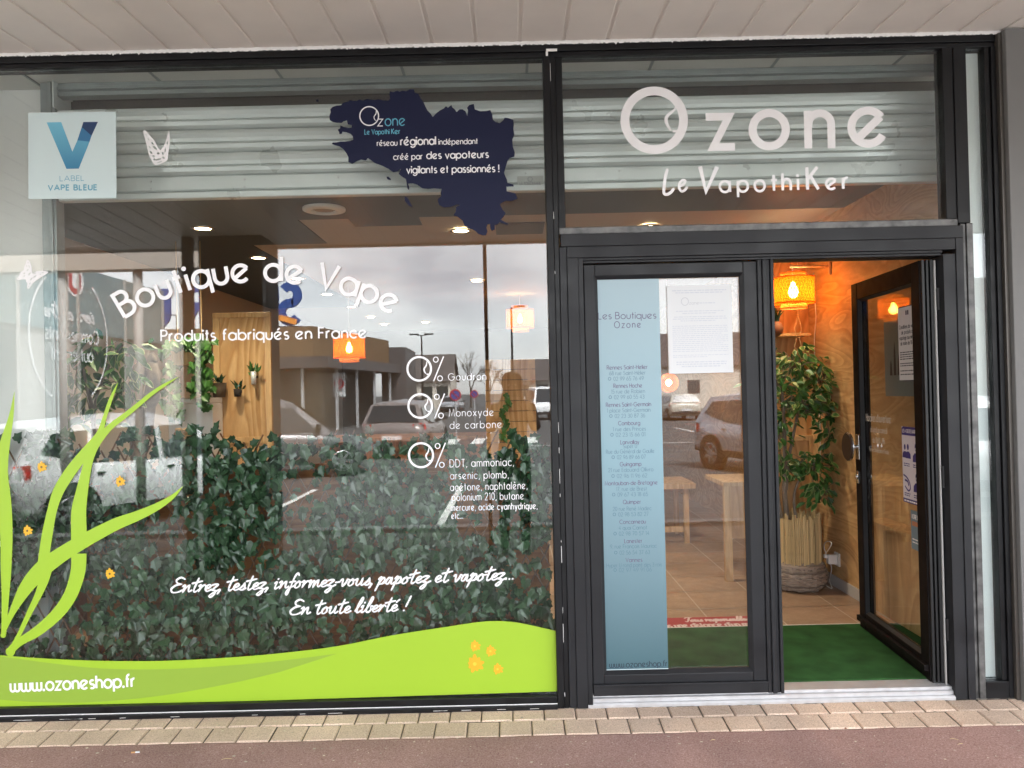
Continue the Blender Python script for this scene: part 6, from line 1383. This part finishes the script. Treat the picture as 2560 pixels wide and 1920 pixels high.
tag1('phone', MB().box(-.074, .074, -3.575, -3.567, 1.39, 1.462).box(.04, .066, -3.5668, -3.5645, 1.432, 1.458), mat('phone_black', (.02, .02, .022), .3), 'dark phone held up level by the photographer', 'phone', bevel=.003)

# ------------------------------------------------------------------ small litter and marks at the foot of the shop front
def cig(px_, py2, ang, label):
    zz = .004; c_ = WZ(px_, py2, -.01); z_ = gz(c_.y)+.005; dx_, dy_ = math.cos(ang), math.sin(ang)
    t = thing('cigarette_butt', label, 'cigarette butt', (c_.x, c_.y, z_)); f = lambda k: (c_.x+dx_*k, c_.y+dy_*k, z_)
    obj('filter', MB().tube([f(-.012), f(.004)], .004, 8), mat('filter_cork', (.5, .28, .12), .8), t); obj('paper', MB().tube([f(.0042), f(.02)], .0038, 8), M_paper, t)
cig(336, 1873, .1, 'cigarette butt lying between the pavers and the red footpath at the left'); cig(1082, 1767, .2, 'cigarette butt on the ledge under the big window')
def dry_leaf(px_, py2, s_, label):
    c_ = WZ(px_, py2, .0); z_ = max(gz(c_.y), 0 if c_.y > -.03 else -9)+.006; b = MB()
    leaf(b, Vector((c_.x, c_.y, z_)), Vector((1, .3, .15)), Vector((.1, -.3, 1)), s_, s_*.7, 'ivy', False, .7); leaf(b, Vector((c_.x+.004, c_.y, z_+.001)), Vector((-.6, .5, .3)), Vector((.3, -.6, .8)), s_*.6, s_*.5, 'ivy', False, .5)
    obj('dry_leaf', b, mat('rust_leaf', (.25, .08, .03), .8), label=label, cat='leaf', group='dry leaves at the shop front')
dry_leaf(1838, 1752, .028, 'rust coloured dry leaf on the threshold in front of the closed leaf'); dry_leaf(1600, 1757, .014, 'small dry leaf below the left end of the threshold'); dry_leaf(1490, 1752, .016, 'dry leaf scrap by the foot of the left door jamb'); dry_leaf(2548, 1734, .03, 'dry leaf at the foot of the grey wall'); dry_leaf(2112, 1812, .012, 'tiny dark leaf on the outer row of pavers before the open doorway')
p = MB()
for k in range(620):
    x = random.uniform(-2.3, 2.4); y = -random.uniform(.03, .62)**1.0; s_ = random.uniform(.0009, .003) if random.random() < .85 else random.uniform(.003, .006); z_ = gz(y)+.003; a = random.uniform(0, PI)
    p.face([p.vert((x+s_*math.cos(a+q*PI/2.5)*(1+.7*(q % 2)), y+s_*math.sin(a+q*PI/2.5), z_+.0008*(q == 0))) for q in range(5)])
obj('grit', p, mat('grit', (.6, .54, .42), .9, island=.5), kind='stuff', label='pale grit and crumbs scattered over the footpath and pavers')
p = MB()
for (px_, py2, ln, a) in ((566, 1886, .04, .1), (1470, 1752, .05, .4), (1455, 1753, .04, -.3), (2385, 1838, .03, -.4), (2400, 1848, .025, .3), (1782, 1842, .02, .2)):
    c_ = WZ(px_, py2, -.01); z_ = gz(c_.y)+.004; p.tube(catmull([(c_.x-ln/2*math.cos(a), c_.y-ln/2*math.sin(a), z_), (c_.x, c_.y+.002, z_+.002), (c_.x+ln/2*math.cos(a), c_.y+ln/2*math.sin(a), z_)], 3), .0011, 4)
obj('straw', p, mat('straw', (.62, .48, .26), .8), kind='stuff', label='bits of dry straw lying on the footpath by the shop front')
p = MB()
for k in range(420):                                                  # dark crumbs and dirt gathered along the foot of the frames
    x = random.uniform(-2.5, 2.5); y = -abs(random.gauss(.018, .012)); s_ = random.uniform(.001, .004); z_ = max(gz(y), -.001 if y > -.035 else -9)+.002; a = random.uniform(0, PI)
    p.face([p.vert((x+s_*math.cos(a+q*PI/2.5)*(1+.8*(q % 2)), y+s_*.7*math.sin(a+q*PI/2.5), z_+.0008*(q == 0))) for q in range(5)])
obj('dirt', p, mat('dirt', (.09, .07, .055), .95, island=.5), kind='stuff', label='dark dirt gathered along the foot of the shop front')
